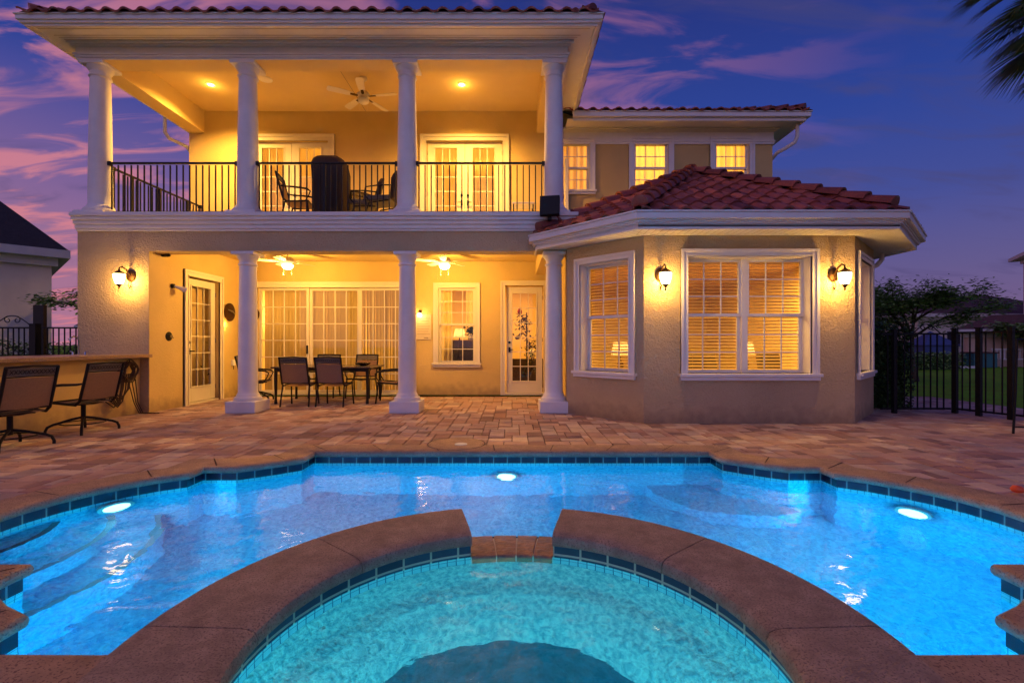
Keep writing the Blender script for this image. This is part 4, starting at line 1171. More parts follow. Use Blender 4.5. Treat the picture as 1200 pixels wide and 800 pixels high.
# ------------------------------------------------------------------ railings
def railing(x0, x1, y0, y1, z0, h, label, n, posts=(), z1=None):
    z1 = z0 if z1 is None else z1
    t = tag(empty('balcony_railing', ((x0+x1)/2, (y0+y1)/2, z0)), label, 'railing', 'black railings round the balcony')
    A = Vector((x0, y0, z0)); B = Vector((x1, y1, z1)); d = (B-A); L = d.length; e = d.normalized(); ang = math.atan2(d.y, d.x)
    M3 = Matrix.Rotation(ang, 3, 'Z')
    mb = MB(); mb.obox((A+B)/2+Vector((0, 0, h)), (L, .045, .032), M3); mb.build('top_rail', M['black'], t, bevel=.005)
    mb = MB(); mb.obox((A+B)/2+Vector((0, 0, .07)), (L, .03, .028), M3); mb.build('bottom_rail', M['black'], t)
    for p in (A+e*.025, B-e*.025):
        mb = MB(); mb.obox(p+Vector((0, 0, h-.01)), (.05, .07, .07), M3); mb.build('bracket', M['black'], t)
    bal = None
    for i in range(n):
        s = (i+.5)/n; p = A.lerp(B, s); c = wloc(t)
        if any(abs(s-q)*n < .5 for q in posts):
            mb = MB(); mb.obox(p+Vector((0, 0, h/2)), (.045, .045, h-.035), M3); mb.build('post', M['black'], t); continue
        if bal is None:
            mb = MB(); mb.obox(p+Vector((0, 0, h/2+.027)), (.019, .019, h-.125), M3); bal = mb.build('baluster', M['black'], t); p_first = p
        else:
            o = bal.copy(); col.objects.link(o); o.parent = t; o.location = p-p_first
    return t
RH = .93; RY = 8.40
railing(-7.09, -4.81, RY, RY, ZF, RH, 'black balcony railing between the first and second upper columns from the left', 20, posts=(.5,))
railing(-4.49, -2.0, RY, RY, ZF, RH, 'black balcony railing between the second and third upper columns', 24, posts=(.5,))
railing(-1.69, .575, RY, RY, ZF, RH, 'black balcony railing between the third column and the column by the bay roof', 21)
railing(-7.22, -7.22, 8.62, BY-.02, ZF, RH, 'black balcony railing along the open left end of the balcony', 24, posts=(.2, .5, .8))

# ------------------------------------------------------------------ lamps on the walls
def wall_lantern(x, y, z, label):
    t = tag(empty('wall_lantern', (x, y, z)), label, 'wall lantern', 'bronze wall lanterns with white glass')
    o = Vector((x, y, z))
    mb = MB(); mb.tube([o, o-Vector((0, .018, 0)), o-Vector((0, .03, 0))], [.06, .06, .04], 20)
    for v in mb.v: v.z = z+(v.z-z)*1.35
    mb.build('backplate', M['bronze'], t, smooth=True)
    mb = MB(); mb.tube([(x, y-.03, z), (x, y-.10, z+.07), (x, y-.17, z+.10), (x, y-.22, z+.08), (x, y-.225, z+.045)], .009, 8)
    mb.tube([(x, y-.03, z-.05), (x, y-.06, z-.14), (x, y-.03, z-.17), (x, y-.02, z-.13)], .006, 8); mb.build('arm', M['bronze'], t, smooth=True)
    c = (x, y-.225, z-.13)
    mb = MB(); mb.lathe([(.0, .20), (.010, .19), (.012, .175), (.03, .165), (.075, .135), (.078, .128), (.0, .128)], c, 20); mb.build('cap', M['bronze'], t, smooth=True)
    mb = MB(); mb.lathe([(.04, .0), (.052, .03), (.066, .08), (.068, .125)], c, 20, cap=False); g_ = mb.build('lamp_glass', M['shade'], t, smooth='all')
    mb = MB(); mb.lathe([(.0, -.075), (.008, -.065), (.012, -.05), (.006, -.04), (.03, -.015), (.043, -.002), (.0, 0)], c, 16); mb.build('finial', M['bronze'], t, smooth=True)
    for ch in t.children:
        ch.scale = (1.3, 1.15, 1.3)
    lamp('POINT', (x, y-.25, z-.20), 46, (1, .53, .105), .035, name='lantern_light')
    lamp('POINT', (x, y-.15, z-.10), 22, (1, .53, .105), .035, name='lantern_light')
wall_lantern(-6.57, FY, 2.36, 'lit bronze wall lantern on the pier above the outdoor counter')
wall_lantern(2.215, 7.15, 2.22, 'lit bronze wall lantern between the two bay windows')
wall_lantern(4.80, 7.15, 2.22, 'lit bronze wall lantern right of the double bay window')

# round shield lamp on the side wall
sy = 10.5
t = tag(empty('shield_lamp', (XS, sy, 1.88)), 'round dark metal shield lamp glowing on the wall beside the porch side door', 'wall lamp')
mb = MB(); mb.tube([(XS+.06, sy, 1.88), (XS+.075, sy, 1.88), (XS+.085, sy, 1.88)], [.20, .20, .12], 32); mb.build('shield', M['bronze'], t, smooth=True)
mb = MB(); mb.tube([(XS, sy, 1.88), (XS+.06, sy, 1.88)], .03, 12); mb.build('mount', M['bronze'], t, smooth=True)
mb = MB(); mb.tube([(XS+.09, sy-.12, 1.93), (XS+.12, sy, 1.90), (XS+.09, sy+.16, 1.85)], [.012, .02, .01], 8); mb.build('ornament', M['chrome'], t, smooth=True)
lamp('POINT', (XS+.05, sy-.10, 1.62), 5, (1, .53, .105), .03); 
t = tag(empty('wall_plaque', (-6.02, BY, 1.87)), 'round dark metal plaque on the back wall in the porch corner', 'wall plaque')
mb = MB(); mb.tube([(-6.04, BY, 1.87), (-6.04, BY-.02, 1.87), (-6.04, BY-.03, 1.87)], [.18, .18, .15], 32); mb.build('disc', M['bronze'], t, smooth=True)
mb = MB(); mb.tube([(-6.04+.12*math.cos(a), BY-.035, 1.87+.12*math.sin(a)) for a in [2*PI*i/16 for i in range(16)]], .009, 6, closed=True)
for a in range(6): mb.tube([(-6.04, BY-.035, 1.87), (-6.04+.12*math.cos(a*PI/3), BY-.035, 1.87+.12*math.sin(a*PI/3))], .007, 6)
mb.build('ornament', M['chrome'], t, smooth=True)
# globe lamp and notice board
t = tag(empty('globe_lamp', (bx_(492.5), BY, 1.85)), 'small lit globe lamp on the wall above the notice board', 'wall lamp')
gxp = (bx_(492.5), BY-.09, 1.85)
mb = MB(); mb.lathe([(0, -.05), (.035, -.035), (.05, 0), (.035, .035), (0, .05)], gxp, 16); mb.build('globe', M['bulb'], t, smooth='all')
mb = MB(); mb.tube([(gxp[0], BY, 1.93), (gxp[0], BY-.09, 1.94), (gxp[0], BY-.09, 1.90)], .01, 8); mb.tube([(gxp[0], BY, 1.93), (gxp[0], BY-.015, 1.93)], .04, 14); mb.build('bracket', M['bronze'], t, smooth=True)
lamp('POINT', (gxp[0], BY-.16, 1.85), 5, WARM2, .05)
t = tag(empty('notice_board', (bx_(497), BY, 1.3)), 'pale notice board with faded lines of text left of the porch window', 'notice board')
nb0, nb1 = bx_(487), bx_(505.5)
mb = MB(); mb.box(nb0, nb1, BY-.02, BY-.001, 1.28, 1.87); mb.build('board', M['placard'], t, bevel=.004)
mb = MB()
for i in range(7): mb.box(nb0+.04, nb1-.03-.02*(i % 3), BY-.0225, BY-.0205, 1.77-.06*i, 1.778-.06*i)
mb.box(nb1-.17, nb1-.07, BY-.0225, BY-.0205, 1.315, 1.335)
mb.build('faded_lines', M['ink'], t)

# recessed lights in balcony ceiling, ceiling speaker
for px, lb in ((247, 'lit recessed ceiling light near the left end of the balcony'), (541, 'lit recessed ceiling light over the right balcony doors')):
    d = (ZU-1.2)*560/(402-99); x = (px-600)*d/560
    t = tag(empty('recessed_light', (x, d, ZU)), lb, 'ceiling light', 'recessed balcony ceiling lights')
    mb = MB(); mb.lathe([(.06, 0), (.09, -.002), (.095, -.012), (.06, -.018)], (x, d, ZU), 28, cap=False); mb.build('trim_ring', M['white'], t, smooth=True)
    mb = MB(); mb.lathe([(0, -.010), (.061, -.006)], (x, d, ZU), 28); mb.build('lens', M['down'], t)
    lamp('SPOT', (x, d, ZU-.03), 1300, (1, .53, .105), .06, (0, 0, 0), 150, blend=.9)
    lamp('POINT', (x, d, ZU-.16), 7, (1, .53, .105), .06)
d = (ZU-1.2)*560/(402-93); x = (311-600)*d/560
t = tag(empty('ceiling_speaker', (x, d, ZU)), 'white round ceiling speaker beside the second upper column', 'ceiling speaker')
mb = MB(); mb.lathe([(0, -.018), (.10, -.016), (.12, -.008), (.12, 0)], (x, d, ZU), 28); mb.build('grille', M['bowloff'], t, smooth=True)
mb = MB(); mb.lathe([(.12, 0), (.135, -.004), (.135, -.0), ], (x, d, ZU), 28, cap=False); mb.build('rim', M['white'], t)

def fan(x, y, zc, rod, lit, label, rot, blade_r=.62, drop=0):
    t = tag(empty('ceiling_fan', (x, y, zc)), label, 'ceiling fan', 'white five-blade ceiling fans')
    z = zc-rod
    mb = MB(); mb.lathe([(.02, 0), (.075, 0), (.07, -.04), (.02, -.07)], (x, y, zc), 20); mb.tube([(x, y, zc-.05), (x, y, z)], .014, 10); mb.build('downrod', M['fanblade'], t, smooth=True)
    mb = MB(); mb.lathe([(.03, .06), (.09, .045), (.13, .0), (.13, -.03), (.085, -.07), (.06, -.09), (.0, -.09)], (x, y, z), 28); mo = mb.build('motor', M['fanblade'], t, smooth=True)
    for k_ in range(5):
        a = rot+2*PI*k_/5; M4 = Matrix.Translation((x, y, z-.035)) @ Matrix.Rotation(a, 4, 'Z') @ Matrix.Rotation(R(11), 4, 'X')
        mb = MB(M4)
        pts = [(.20, -.045), (.30, -.062), (.50, -.072), (blade_r-.03, -.070), (blade_r, -.045), (blade_r, .045), (blade_r-.03, .070), (.50, .072), (.30, .062), (.20, .045)]
        mb.prism(pts, -.004, .004); bl = mb.build('blade', M['fanblade'], t)
        mb = MB(M4); mb.prism([(.09, -.02), (.18, -.03), (.26, -.025), (.26, .025), (.18, .03), (.09, .02)], -.012, -.0045); mb.build('blade_arm', M['bronze'] if not lit else M['fanblade'], bl)
    mb = MB(); mb.lathe([(.06, -.09), (.105, -.095), (.115, -.115), (.10, -.155), (.06, -.185), (0, -.195)], (x, y, z), 24); mb.build('light_bowl', M['bowl'] if lit else M['bowloff'], t, smooth='all')
    for s in (-1, 1):
        mb = MB(); mb.tube([(x+s*.08, y, z-.09), (x+s*.08, y, z-.31)], .0012, 5); mb.tube([(x+s*.08, y, z-.30), (x+s*.08, y, z-.31)], .003, 8); mb.build('pull_chain', M['fanblade'], t)
    if lit: lamp('POINT', (x, y, z-.30), 165, (1, .53, .105), .09, name='fan_light')
    return t
p = at(337, 312, 9.7); fan(p.x, 9.7, ZC, .20, True, 'lit white ceiling fan over the patio table', R(-12))
p = at(521, 312, 9.7); fan(p.x, 9.7, ZC, .20, True, 'lit white ceiling fan in front of the porch window', R(-14))
p = at(426, 110, 9.7); fan(p.x, 9.7, ZU, .34, False, 'unlit white ceiling fan under the balcony ceiling', R(-8), blade_r=.70)

# camera-like devices and small fittings on the side wall
def sw(px, py):           # a point on the side wall seen at pixel
    d = XS*560/(px-600); return Vector((XS, d, 1.2+(402-py)*d/560))
p = sw(190, 299); t = tag(empty('security_camera', p), 'small black bullet camera high on the porch side wall', 'camera')
mb = MB(); mb.tube([p, p+Vector((.06, 0, 0))], .03, 12); mb.build('mount', M['black'], t, smooth=True)
mb = MB(); mb.tube([p+Vector((.06, 0, .0)), p+Vector((.18, -.08, -.015))], .028, 12); mb.build('camera_body', M['black'], t, smooth=True)
p = sw(201, 335); t = tag(empty('flood_lamp_head', p), 'white cone-shaped lamp head with black mount on the porch side wall', 'lamp head')
mb = MB(); mb.tube([p, p+Vector((.05, 0, 0))], .04, 12); mb.build('mount', M['black'], t, smooth=True)
mb = MB(); mb.tube([p+Vector((.05, 0, 0)), p+Vector((.09, .05, -.02)), p+Vector((.20, .12, -.07))], [.015, .03, .06], 14); mb.build('cone_head', M['white'], t, smooth=True)
p = sw(197.5, 394); t = tag(empty('shower_valve', p), 'black round valve plate with steel knob on the porch side wall', 'valve')
mb = MB(); mb.tube([p, p+Vector((.012, 0, 0)), p+Vector((.02, 0, 0))], [.085, .085, .07], 24); mb.build('plate', M['black'], t, smooth=True)
mb = MB(); mb.tube([p+Vector((.02, 0, 0)), p+Vector((.06, 0, 0))], .028, 14); mb.tube([p+Vector((.05, 0, 0)), p+Vector((.055, .05, -.03))], .009, 8); mb.build('knob', M['chrome'], t, smooth=True)
p = sw(272, 425); t = tag(empty('outlet_cover', p), 'white weatherproof outlet cover low on the porch side wall', 'outlet cover')
mb = MB(); mb.box(p.x, p.x+.05, p.y-.05, p.y+.05, p.z-.06, p.z+.07); mb.build('cover', M['white'], t, bevel=.01)
mb = MB(); mb.tube([p+Vector((.03, 0, -.06)), p+Vector((.035, 0, -.11)), p+Vector((.02, .02, -.14))], .006, 6); mb.build('plug', M['black'], t)
# floodlight box at the balcony edge
p = Vector((.63, 8.0, 3.34)); t = tag(empty('flood_light', p), 'black box flood light at the corner of the balcony and the bay roof', 'flood light')
mb = MB(); mb.obox(p+Vector((0, -.05, .14)), (.33, .10, .33), Matrix.Rotation(R(-10), 3, 'Z')@Matrix.Rotation(R(-8), 3, 'X')); mb.build('light_box', M['black'], t, bevel=.01)
mb = MB(); mb.box(p.x-.03, p.x+.03, p.y-.03, p.y+.1, p.z-.08, p.z+.06); mb.build('bracket', M['black'], t)
# cream end post right of the last column
mb = MB(); mb.box(1.215, 1.30, BY-.16, BY-.002, 4.0, 5.42); mb.build('corner_post', M['door'], house, bevel=.01)

# ------------------------------------------------------------------ chairs and tables
def sling_chair(label, group, swivel=False, h=.93, wd=.50):
    t = tag(empty('patio_chair', (0, 0, 0)), label, 'patio chair', group)
    hw = wd/2; sh_ = .42
    lean = .13
    def backp(zf, x): return (x, -.22-lean*zf, sh_+(h-sh_)*zf)
    # back frame
    mb = MB()
    for s in (-1, 1): mb.tube([(s*hw, .22, sh_), (s*hw, -.16, sh_-.03), (s*hw, -.22, sh_+.02), backp(.5, s*hw), backp(1, s*hw)], .018, 8)
    mb.tube([backp(1, -hw-.01), backp(1.02, 0), backp(1, hw+.01)], .013, 8); mb.tube([backp(.78, -hw), backp(.79, 0), backp(.78, hw)], .008, 6); mb.tube([backp(.06, -hw), backp(.06, hw)], .011, 8)
    mb.tube([(-hw, .22, sh_), (hw, .22, sh_)], .012, 8)
    mb.build('frame', M['black'], t, smooth=True)
    mb = MB(); q = []
    n = 6
    for i in range(n+1):
        zf = .06+.70*i/n
        q += [backp(zf, -hw+.012), (0, backp(zf, 0)[1]-.018, backp(zf, 0)[2]), backp(zf, hw-.012)]
    mb.add(q, [(i*3+j, i*3+j+1, i*3+j+4, i*3+j+3) for i in range(n) for j in range(2)]); mb.build('backrest', M['sling'], t, smooth='all')
    mb = MB(); q = [backp(.80, -hw+.012), (0, backp(.80, 0)[1]-.012, backp(.8, 0)[2]), backp(.80, hw-.012), backp(.99, -hw+.012), (0, backp(.99, 0)[1]-.012, backp(.99, 0)[2]), backp(.99, hw-.012)]
    mb.add(q, [(0, 1, 4, 3), (1, 2, 5, 4)]); hd = mb.build('headrest', M['slingpale'], t, smooth='all')
    mb = MB()
    for i in range(11):
        x = -hw+.05+(2*hw-.1)*i/10; b1 = backp(.85, x); b2 = backp(.94, x)
        mb.tube([(b1[0]-.016, b1[1]-.014, b1[2]), (b2[0]+.016, b2[1]-.014, b2[2])], .003, 5)
        mb.tube([(b1[0]+.016, b1[1]-.014, b1[2]), (b2[0]-.016, b2[1]-.014, b2[2])], .003, 5)
    mb.build('lattice_trim', M['black'], hd)
    mb = MB(); q = []
    for i in range(7):
        y = .22-.42*i/6; dz = -.03*math.sin(PI*i/6)-.03*(i/6)
        q += [(-hw+.012, y, sh_+dz*.5), (0, y, sh_+dz-.012), (hw-.012, y, sh_+dz*.5)]
    mb.add(q, [(i*3+j+3, i*3+j+4, i*3+j+1, i*3+j) for i in range(6) for j in range(2)]); mb.build('seat', M['sling'], t, smooth='all')
    for s in (-1, 1):
        mb = MB(); x = s*(hw+.025)
        mb.tube([(s*hw, -.26, sh_+.25), (x, -.20, sh_+.24), (x, 0, sh_+.235), (x, .20, sh_+.215), (x, .26, sh_+.17), (x, .23, sh_+.09), (s*hw, .17, sh_)], [.012, .016, .018, .018, .013, .011, .011], 8)
        mb.build('armrest', M['black'], t, smooth=True)
    if not swivel:
        for s in (-1, 1):
            for (y0, y1) in ((.20, .25), (-.18, -.27)):
                mb = MB(); mb.tube([(s*hw, y0, sh_), (s*(hw+.01), (y0+y1)/2, .2), (s*(hw+.015), y1, .0)], [.014, .015, .016], 8); mb.build('leg', M['black'], t, smooth=True)
    else:
        mb = MB(); mb.tube([(0, 0, .14), (0, 0, .38)], .028, 12); mb.box(-.16, .16, -.14, .14, .375, .395); mb.tube([(-hw, .0, .40), (0, 0, .385), (hw, .0, .40)], .012, 8)
        mb.build('pedestal', M['black'], t, smooth=True)
        for k_ in range(4):
            a = PI/4+k_*PI/2; c, s = math.cos(a), math.sin(a)
            mb = MB(); mb.tube([(0, 0, .20), (.12*c, .12*s, .175), (.30*c, .30*s, .12), (.355*c, .355*s, .09), (.375*c, .375*s, .04), (.375*c, .375*s, 0)], .016, 8); mb.build('leg', M['black'], t, smooth=True)
        mb = MB(); mb.tube([(.24*math.cos(2*PI*i/20), .24*math.sin(2*PI*i/20), .125) for i in range(20)], .008, 6, closed=True); mb.build('ring', M['black'], t)
    return t
def put(t, x, y, z, rz): t.location = (x, y, z); t.rotation_euler = (0, 0, rz); return t
GP = 'sling chairs round the porch table'
c1 = put(sling_chair('black-framed sling chair seen from behind, left of the two at the table front', GP), -4.10, 9.25, 0, R(2))
def cpy(src, label, x, y, z, rz, group=None):
    c = copy_tree(src); c['label'] = label
    if group: c['group'] = group
    return put(c, x, y, z, rz)
cpy(c1, 'black-framed sling chair seen from behind, right of the two at the table front', -3.42, 9.25, 0, R(-3), GP)
cpy(c1, 'sling chair facing the house side of the table, behind the right front chair', -3.35, 10.65, 0, R(176), GP)
cpy(c1, 'sling chair on the house side of the table, behind the left front chair', -4.2, 10.7, 0, R(184), GP)
cpy(c1, 'sling chair seen side-on at the right end of the table by the middle column', -2.48, 9.75, 0, R(96), GP)
c2 = put(sling_chair('swivel sling chair turned to the table end, beside the left porch column', GP, True), -5.28, 9.9, 0, R(-72))
GB = 'swivel chairs at the outdoor counter'
cA = cpy(c2, 'swivel sling chair at the counter beside the hanging hose', -5.83, 6.5, 0, R(84), GB)
cpy(c2, 'nearer swivel sling chair at the counter, cut by the photo edge', -5.80, 5.52, 0, R(78), GB)

t = tag(empty('patio_table', (-3.75, 9.92, 0)), 'dark rectangular patio table standing among the sling chairs', 'patio table')
tx0, tx1, ty0, ty1 = -4.75, -2.78, 9.38, 10.42
mb = MB(); mb.box(tx0, tx1, ty0, ty1, .70, .735); mb.build('table_top', M['tabletop'], t, bevel=.012)
mb = MB(); mb.box(tx0+.06, tx1-.06, ty0+.05, ty0+.08, .64, .699); mb.box(tx0+.06, tx1-.06, ty1-.08, ty1-.05, .64, .699); mb.build('apron', M['black'], t)
for a in (tx0+.08, tx1-.08):
    for b in (ty0+.07, ty1-.07):
        mb = MB(); mb.tube([(a, b, 0), (a, b, .1), (a, b, .699)], [.03, .024, .034], 10); mb.build('leg', M['black'], t, smooth=True)
t = tag(empty('serving_dish', (-3.1, 9.95, .735)), 'small dark dish standing on the porch table', 'dish')
mb = MB(); mb.lathe([(.05, 0), (.12, .02), (.17, .06), (.165, .06), (.11, .03), (0, .025)], (-3.1, 9.95, .736), 24); mb.build('bowl', M['tabletop'], t, smooth=True)

# balcony furniture
GU = 'chairs on the balcony'
u1 = cpy(c1, 'sling chair on the balcony facing the covered chair, in front of the left balcony doors', -4.05, 9.1, ZF, R(-80), GU)
def cushion_chair(label):
    t = tag(empty('balcony_chair', (0, 0, 0)), label, 'balcony chair', GU)
    mb = MB(); mb.box(-.28, .28, -.22, .30, .40, .50); mb.build('seat', M['slingpale'], t, bevel=.03)
    mb = MB(); n = 8; vs = []; 
    for y in (-.22, -.30):
        for i in range(n+1):
            a = PI*i/n; vs.append((.27*math.cos(a)*1.0, y-.10*math.sin(a), .80+.22*math.sin(a)))
        vs += [(-.27, y+.02, .42), (.27, y+.02, .42)]
    m_ = n+3; mb.add(vs, [tuple(range(m_)), tuple(range(2*m_-1, m_-1, -1))]+[(i, m_+i, m_+(i+1) % m_, (i+1) % m_) for i in range(m_)])
    mb.build('backrest', M['cover'], t, bevel=.02)
    for s in (-1, 1):
        mb = MB(); mb.tube([(s*.30, -.24, .66), (s*.31, 0, .66), (s*.30, .24, .64), (s*.29, .27, .5), (s*.27, .2, .42)], .013, 8); mb.build('armrest', M['black'], t, smooth=True)
    mb = MB()
    for s in (-1, 1): mb.tube([(s*.26, -.2, .40), (s*.27, .18, .36), (s*.27, .24, .2), (s*.27, .1, .03), (s*.27, -.25, .02), (s*.27, -.34, .06)], .014, 8)
    mb.tube([(-.27, .1, .03), (.27, .1, .03)], .012, 8); mb.tube([(-.27, -.25, .02), (.27, -.25, .02)], .012, 8)
    mb.build('rocker_base', M['black'], t, smooth=True)
    return t
q = cushion_chair('dark cushioned chair with rounded back facing left beside the third upper column'); put(q, -2.42, 9.05, ZF, R(84))
q2 = cpy(q, 'dark cushioned chair half hidden behind the covered chair', -2.9, 9.35, ZF, R(110), GU)
# covered high-back chair
t = tag(empty('covered_chair', (-3.38, 8.95, ZF)), 'tall brown fabric-covered chair standing at the middle of the balcony', 'covered chair')
mb = MB(); vs = []; prof = [(0, .27, 1.0, 0), (.15, .30, 1, 0), (.5, .31, 1, 0), (.85, .325, .82, .02), (1.02, .32, .66, .04), (1.12, .27, .5, .05), (1.17, .19, .4, .06), (1.19, .04, .2, .06)]
mm = 24
for (z, r_, sy_, oy) in prof:
    for i in range(mm):
        a = 2*PI*i/mm; cc, ss = math.cos(a), math.sin(a); rr = r_/(abs(cc)**4+abs(ss)**4)**.25*(1+.02*math.sin(5*a))
        vs.append((-3.38+rr*cc-max(0, z-.9)*.18, 8.95-oy+rr*ss*sy_*.9, ZF+.10+z*.97))
fs = [(j*mm+i, j*mm+(i+1) % mm, (j+1)*mm+(i+1) % mm, (j+1)*mm+i) for j in range(len(prof)-1) for i in range(mm)]+[tuple(range((len(prof)-1)*mm, len(prof)*mm))]
mb.add(vs, fs); mb.build('cover', M['cover'], t, smooth='all')
for a in (-.22, .22):
    for b in (-.2, .2):
        mb = MB(); mb.tube([(-3.38+a, 8.95+b, ZF), (-3.38+a, 8.95+b, ZF+.14)], .018, 8); mb.build('leg', M['black'], t)
t = tag(empty('balcony_table', (-3.3, 9.7, ZF)), 'dark round table behind the covered chair on the balcony', 'table')
mb = MB(); mb.lathe([(0, .72), (.56, .72), (.57, .705), (.56, .69), (0, .69)], (-3.3, 9.75, ZF), 32); mb.build('table_top', M['tabletop'], t, smooth=True)
mb = MB(); mb.lathe([(.25, 0), (.24, .03), (.05, .06), (.035, .69), (0, .69)], (-3.3, 9.75, ZF), 20); mb.build('pedestal', M['black'], t, smooth=True)
# small side table with white edge
t = tag(empty('folding_tray', (.1, 9.9, ZF)), 'small tray table with a pale top near the right end of the balcony', 'tray table')
mb = MB(); mb.box(0.0, .46, 9.7, 10.1, ZF+.60, ZF+.635); mb.build('table_top', M['white'], t, bevel=.01)
for a in (.03, .43):
    for b in (9.73, 10.07):
        mb = MB(); mb.tube([(a, b, ZF), (a, b, ZF+.60)], .013, 8); mb.build('leg', M['black'], t)
# green pots
for (px, dd, s, lb) in ((226, 9.2, 1.0, 'small green toy ball lying low on the balcony by the end railing'), (243, 9.6, 1.3, 'larger green toy ball lying on the balcony before the blank wall')):
    x = (px-600)*dd/560; r_ = .14*s
    mb = MB(); mb.lathe([(0, 0)]+[(r_*math.sin(PI*i/10), r_-r_*math.cos(PI*i/10)) for i in range(1, 10)]+[(0, 2*r_)], (x, dd, ZF+.001), 20)
    tag(mb.build('toy_ball', M['green'], None, smooth='all'), lb, 'ball', 'green balls on the balcony')

# ------------------------------------------------------------------ outdoor counter
t = tag(empty('outdoor_counter', (-6.8, 6.0, 0)), 'stucco outdoor kitchen counter with speckled stone top along the left side', 'counter')
mb = MB(); mb.box(-7.25, -6.42, 3.2, FY-.003, 0, .955); mb.build('counter_body', M['stucco_smooth'], t)
mb = MB(); mb.box(-7.35, -6.20, 3.1, FY-.002, .956, 1.012); mb.build('counter_top', M['granite'], t, bevel=.008)
t = tag(empty('faucet', (-7.02, 7.75, 1.012)), 'slim steel gooseneck faucet on the outdoor counter', 'faucet')
x, y, z = -7.02, 7.75, 1.012
mb = MB(); mb.tube([(x, y, z), (x, y, z+.22), (x-.01, y-.02, z+.28), (x-.0, y-.09, z+.30), (x, y-.15, z+.27), (x, y-.16, z+.22)], .012, 10); mb.build('spout', M['chrome'], t, smooth=True)
for s in (-.1, .1):
    mb = MB(); mb.tube([(x+s, y, z), (x+s, y, z+.045)], [.022, .014], 10); mb.tube([(x+s, y, z+.045), (x+s*1.5, y, z+.055)], .007, 6); mb.build('handle', M['chrome'], t, smooth=True)
# hose coil
t = tag(empty('garden_hose', (-6.38, 7.86, .7)), 'dark tangled garden hose hanging in loops on the counter side', 'hose')
mb = MB(); hx = -6.35
for i in range(9):
    r_ = random.uniform(.10, .16); cz = .74+random.uniform(-.03, .03); cy = 7.88+random.uniform(-.03, .03)
    mb.tube([(hx+.02*math.sin(3*a+i)+i*.006, cy+r_*math.cos(a), cz+r_*1.1*math.sin(a)) for a in [2*PI*q/18 for q in range(18)]], .011, 6, closed=True)
mb.build('hose_coil', M['hose'], t, smooth=True)
mb = MB()
for i in range(8):
    y0 = 7.83+random.uniform(-.1, .16); w_ = random.uniform(.08, .42); zb = random.uniform(.03, .34)
    pts = [(hx+.01, y0, .7), (hx+.015, y0-w_*.1, .45), (hx+.02, y0-w_*.3, zb+.08), (hx+.03, y0-w_*.6, zb), (hx+.02, y0-w_, zb+.12), (hx+.01, y0-w_*.95, .4), (hx, y0-w_*.4, .68)]
    P = []
    for j in range(len(pts)-1):
        for q in (0, .33, .66): P.append(Vector(pts[j]).lerp(Vector(pts[j+1]), q))
    mb.tube(P, .0095, 6)
for i in range(3):
    mb.tube([(hx+.03*i, 7.9+.04*i, .6), (hx+.04, 7.98+.04*i, .2), (hx+.07, 8.05+.04*i, .02), (hx+.14+.05*i, 8.12+.03*i, .012), (hx+.22+.06*i, 8.14, .012)], .0075, 6)
mb.build('hose_loop', M['hose'], t, smooth=True)
mb = MB(); mb.box(-6.42, -6.34, 7.86, 7.90, .84, .88); mb.tube([(-6.34, 7.88, .84), (-6.30, 7.88, .92)], .008, 6); mb.build('hook', M['black'], t)

# ------------------------------------------------------------------ fences
def fence(A, B, z0, h, label, step=.105, posts=(), post_w=.06, name='metal_fence', scroll=None, cat='fence', group=None, zp=.0):
    t = tag(empty(name, ((A[0]+B[0])/2, (A[1]+B[1])/2, z0)), label, cat, group)
    A = Vector((A[0], A[1], z0)); B = Vector((B[0], B[1], z0)); d = B-A; L = d.length; e = d.normalized(); M3 = Matrix.Rotation(math.atan2(d.y, d.x), 3, 'Z')
    for zz, nm_ in ((h, 'top_rail'), (.08, 'bottom_rail')):
        mb = MB(); mb.obox((A+B)/2+Vector((0, 0, zz)), (L, .032, .03), M3); mb.build(nm_, M['black'], t)
    n = int(L/step); first = None
    for i in range(1, n):
        p = A.lerp(B, i/n)
        if first is None:
            mb = MB(); mb.obox(p+Vector((0, 0, h/2+.03)), (.017, .017, h-.06), M3); first = mb.build('picket', M['black'], t); pf = p
        else:
            o = first.copy(); col.objects.link(o); o.parent = t; o.location = p-pf
    for s in posts:
        p = A.lerp(B, s); mb = MB(); mb.obox(p+Vector((0, 0, (h+.06)/2)), (post_w, post_w, h+.06), M3); mb.obox(p+Vector((0, 0, h+.07)), (post_w+.02, post_w+.02, .02), M3); mb.build('post', M['black'], t)
    if scroll:
        mb = MB()
        c0 = A.lerp(B, scroll[0]); hw_ = scroll[1]; hh = scroll[2]
        for s in (-1, 1):
            pts = []
            for i in range(15):
                u = i/14; pts.append(c0+e*(s*hw_*(1-u))+Vector((0, 0, h+.015+hh*(math.sin(u*PI/2)**1.3))))
            P2 = []
            for i in range(18):
                a = PI/2+i*.36; r_ = hh*.34*(1-i/24); P2.append(c0+e*(s*(hh*.40+r_*math.cos(a)*-1))+Vector((0, 0, h+.015+hh*.62+r_*math.sin(a))))
            mb.tube(pts, .009, 6); mb.tube(P2, .008, 6)
        mb.build('scroll', M['black'], t, smooth=True)
    return t
HF = 1.36
GF = 'black metal fence panels at the right of the patio'
fence((6.33, 8.2), (6.56, 8.2), 0, HF, 'short black fence panel between the bay wall and the gate', posts=(1.0,), group=GF)
fence((6.62, 8.2), (7.52, 8.2), 0, HF, 'black metal gate with a scroll on top in the right fence', posts=(), name='metal_gate', scroll=(.55, .24, .15), cat='gate')
fence((7.60, 8.2), (7.83, 7.50), 0, HF+.02, 'black fence panel with thick posts turning toward the pool after the gate', posts=(0, .45, 1.0), post_w=.068, group=GF)
fence((7.87, 7.46), (8.15, 5.2), 0, HF+.02, 'long black fence panel running out of the photo on the right', posts=(1.0,), post_w=.068, group=GF)
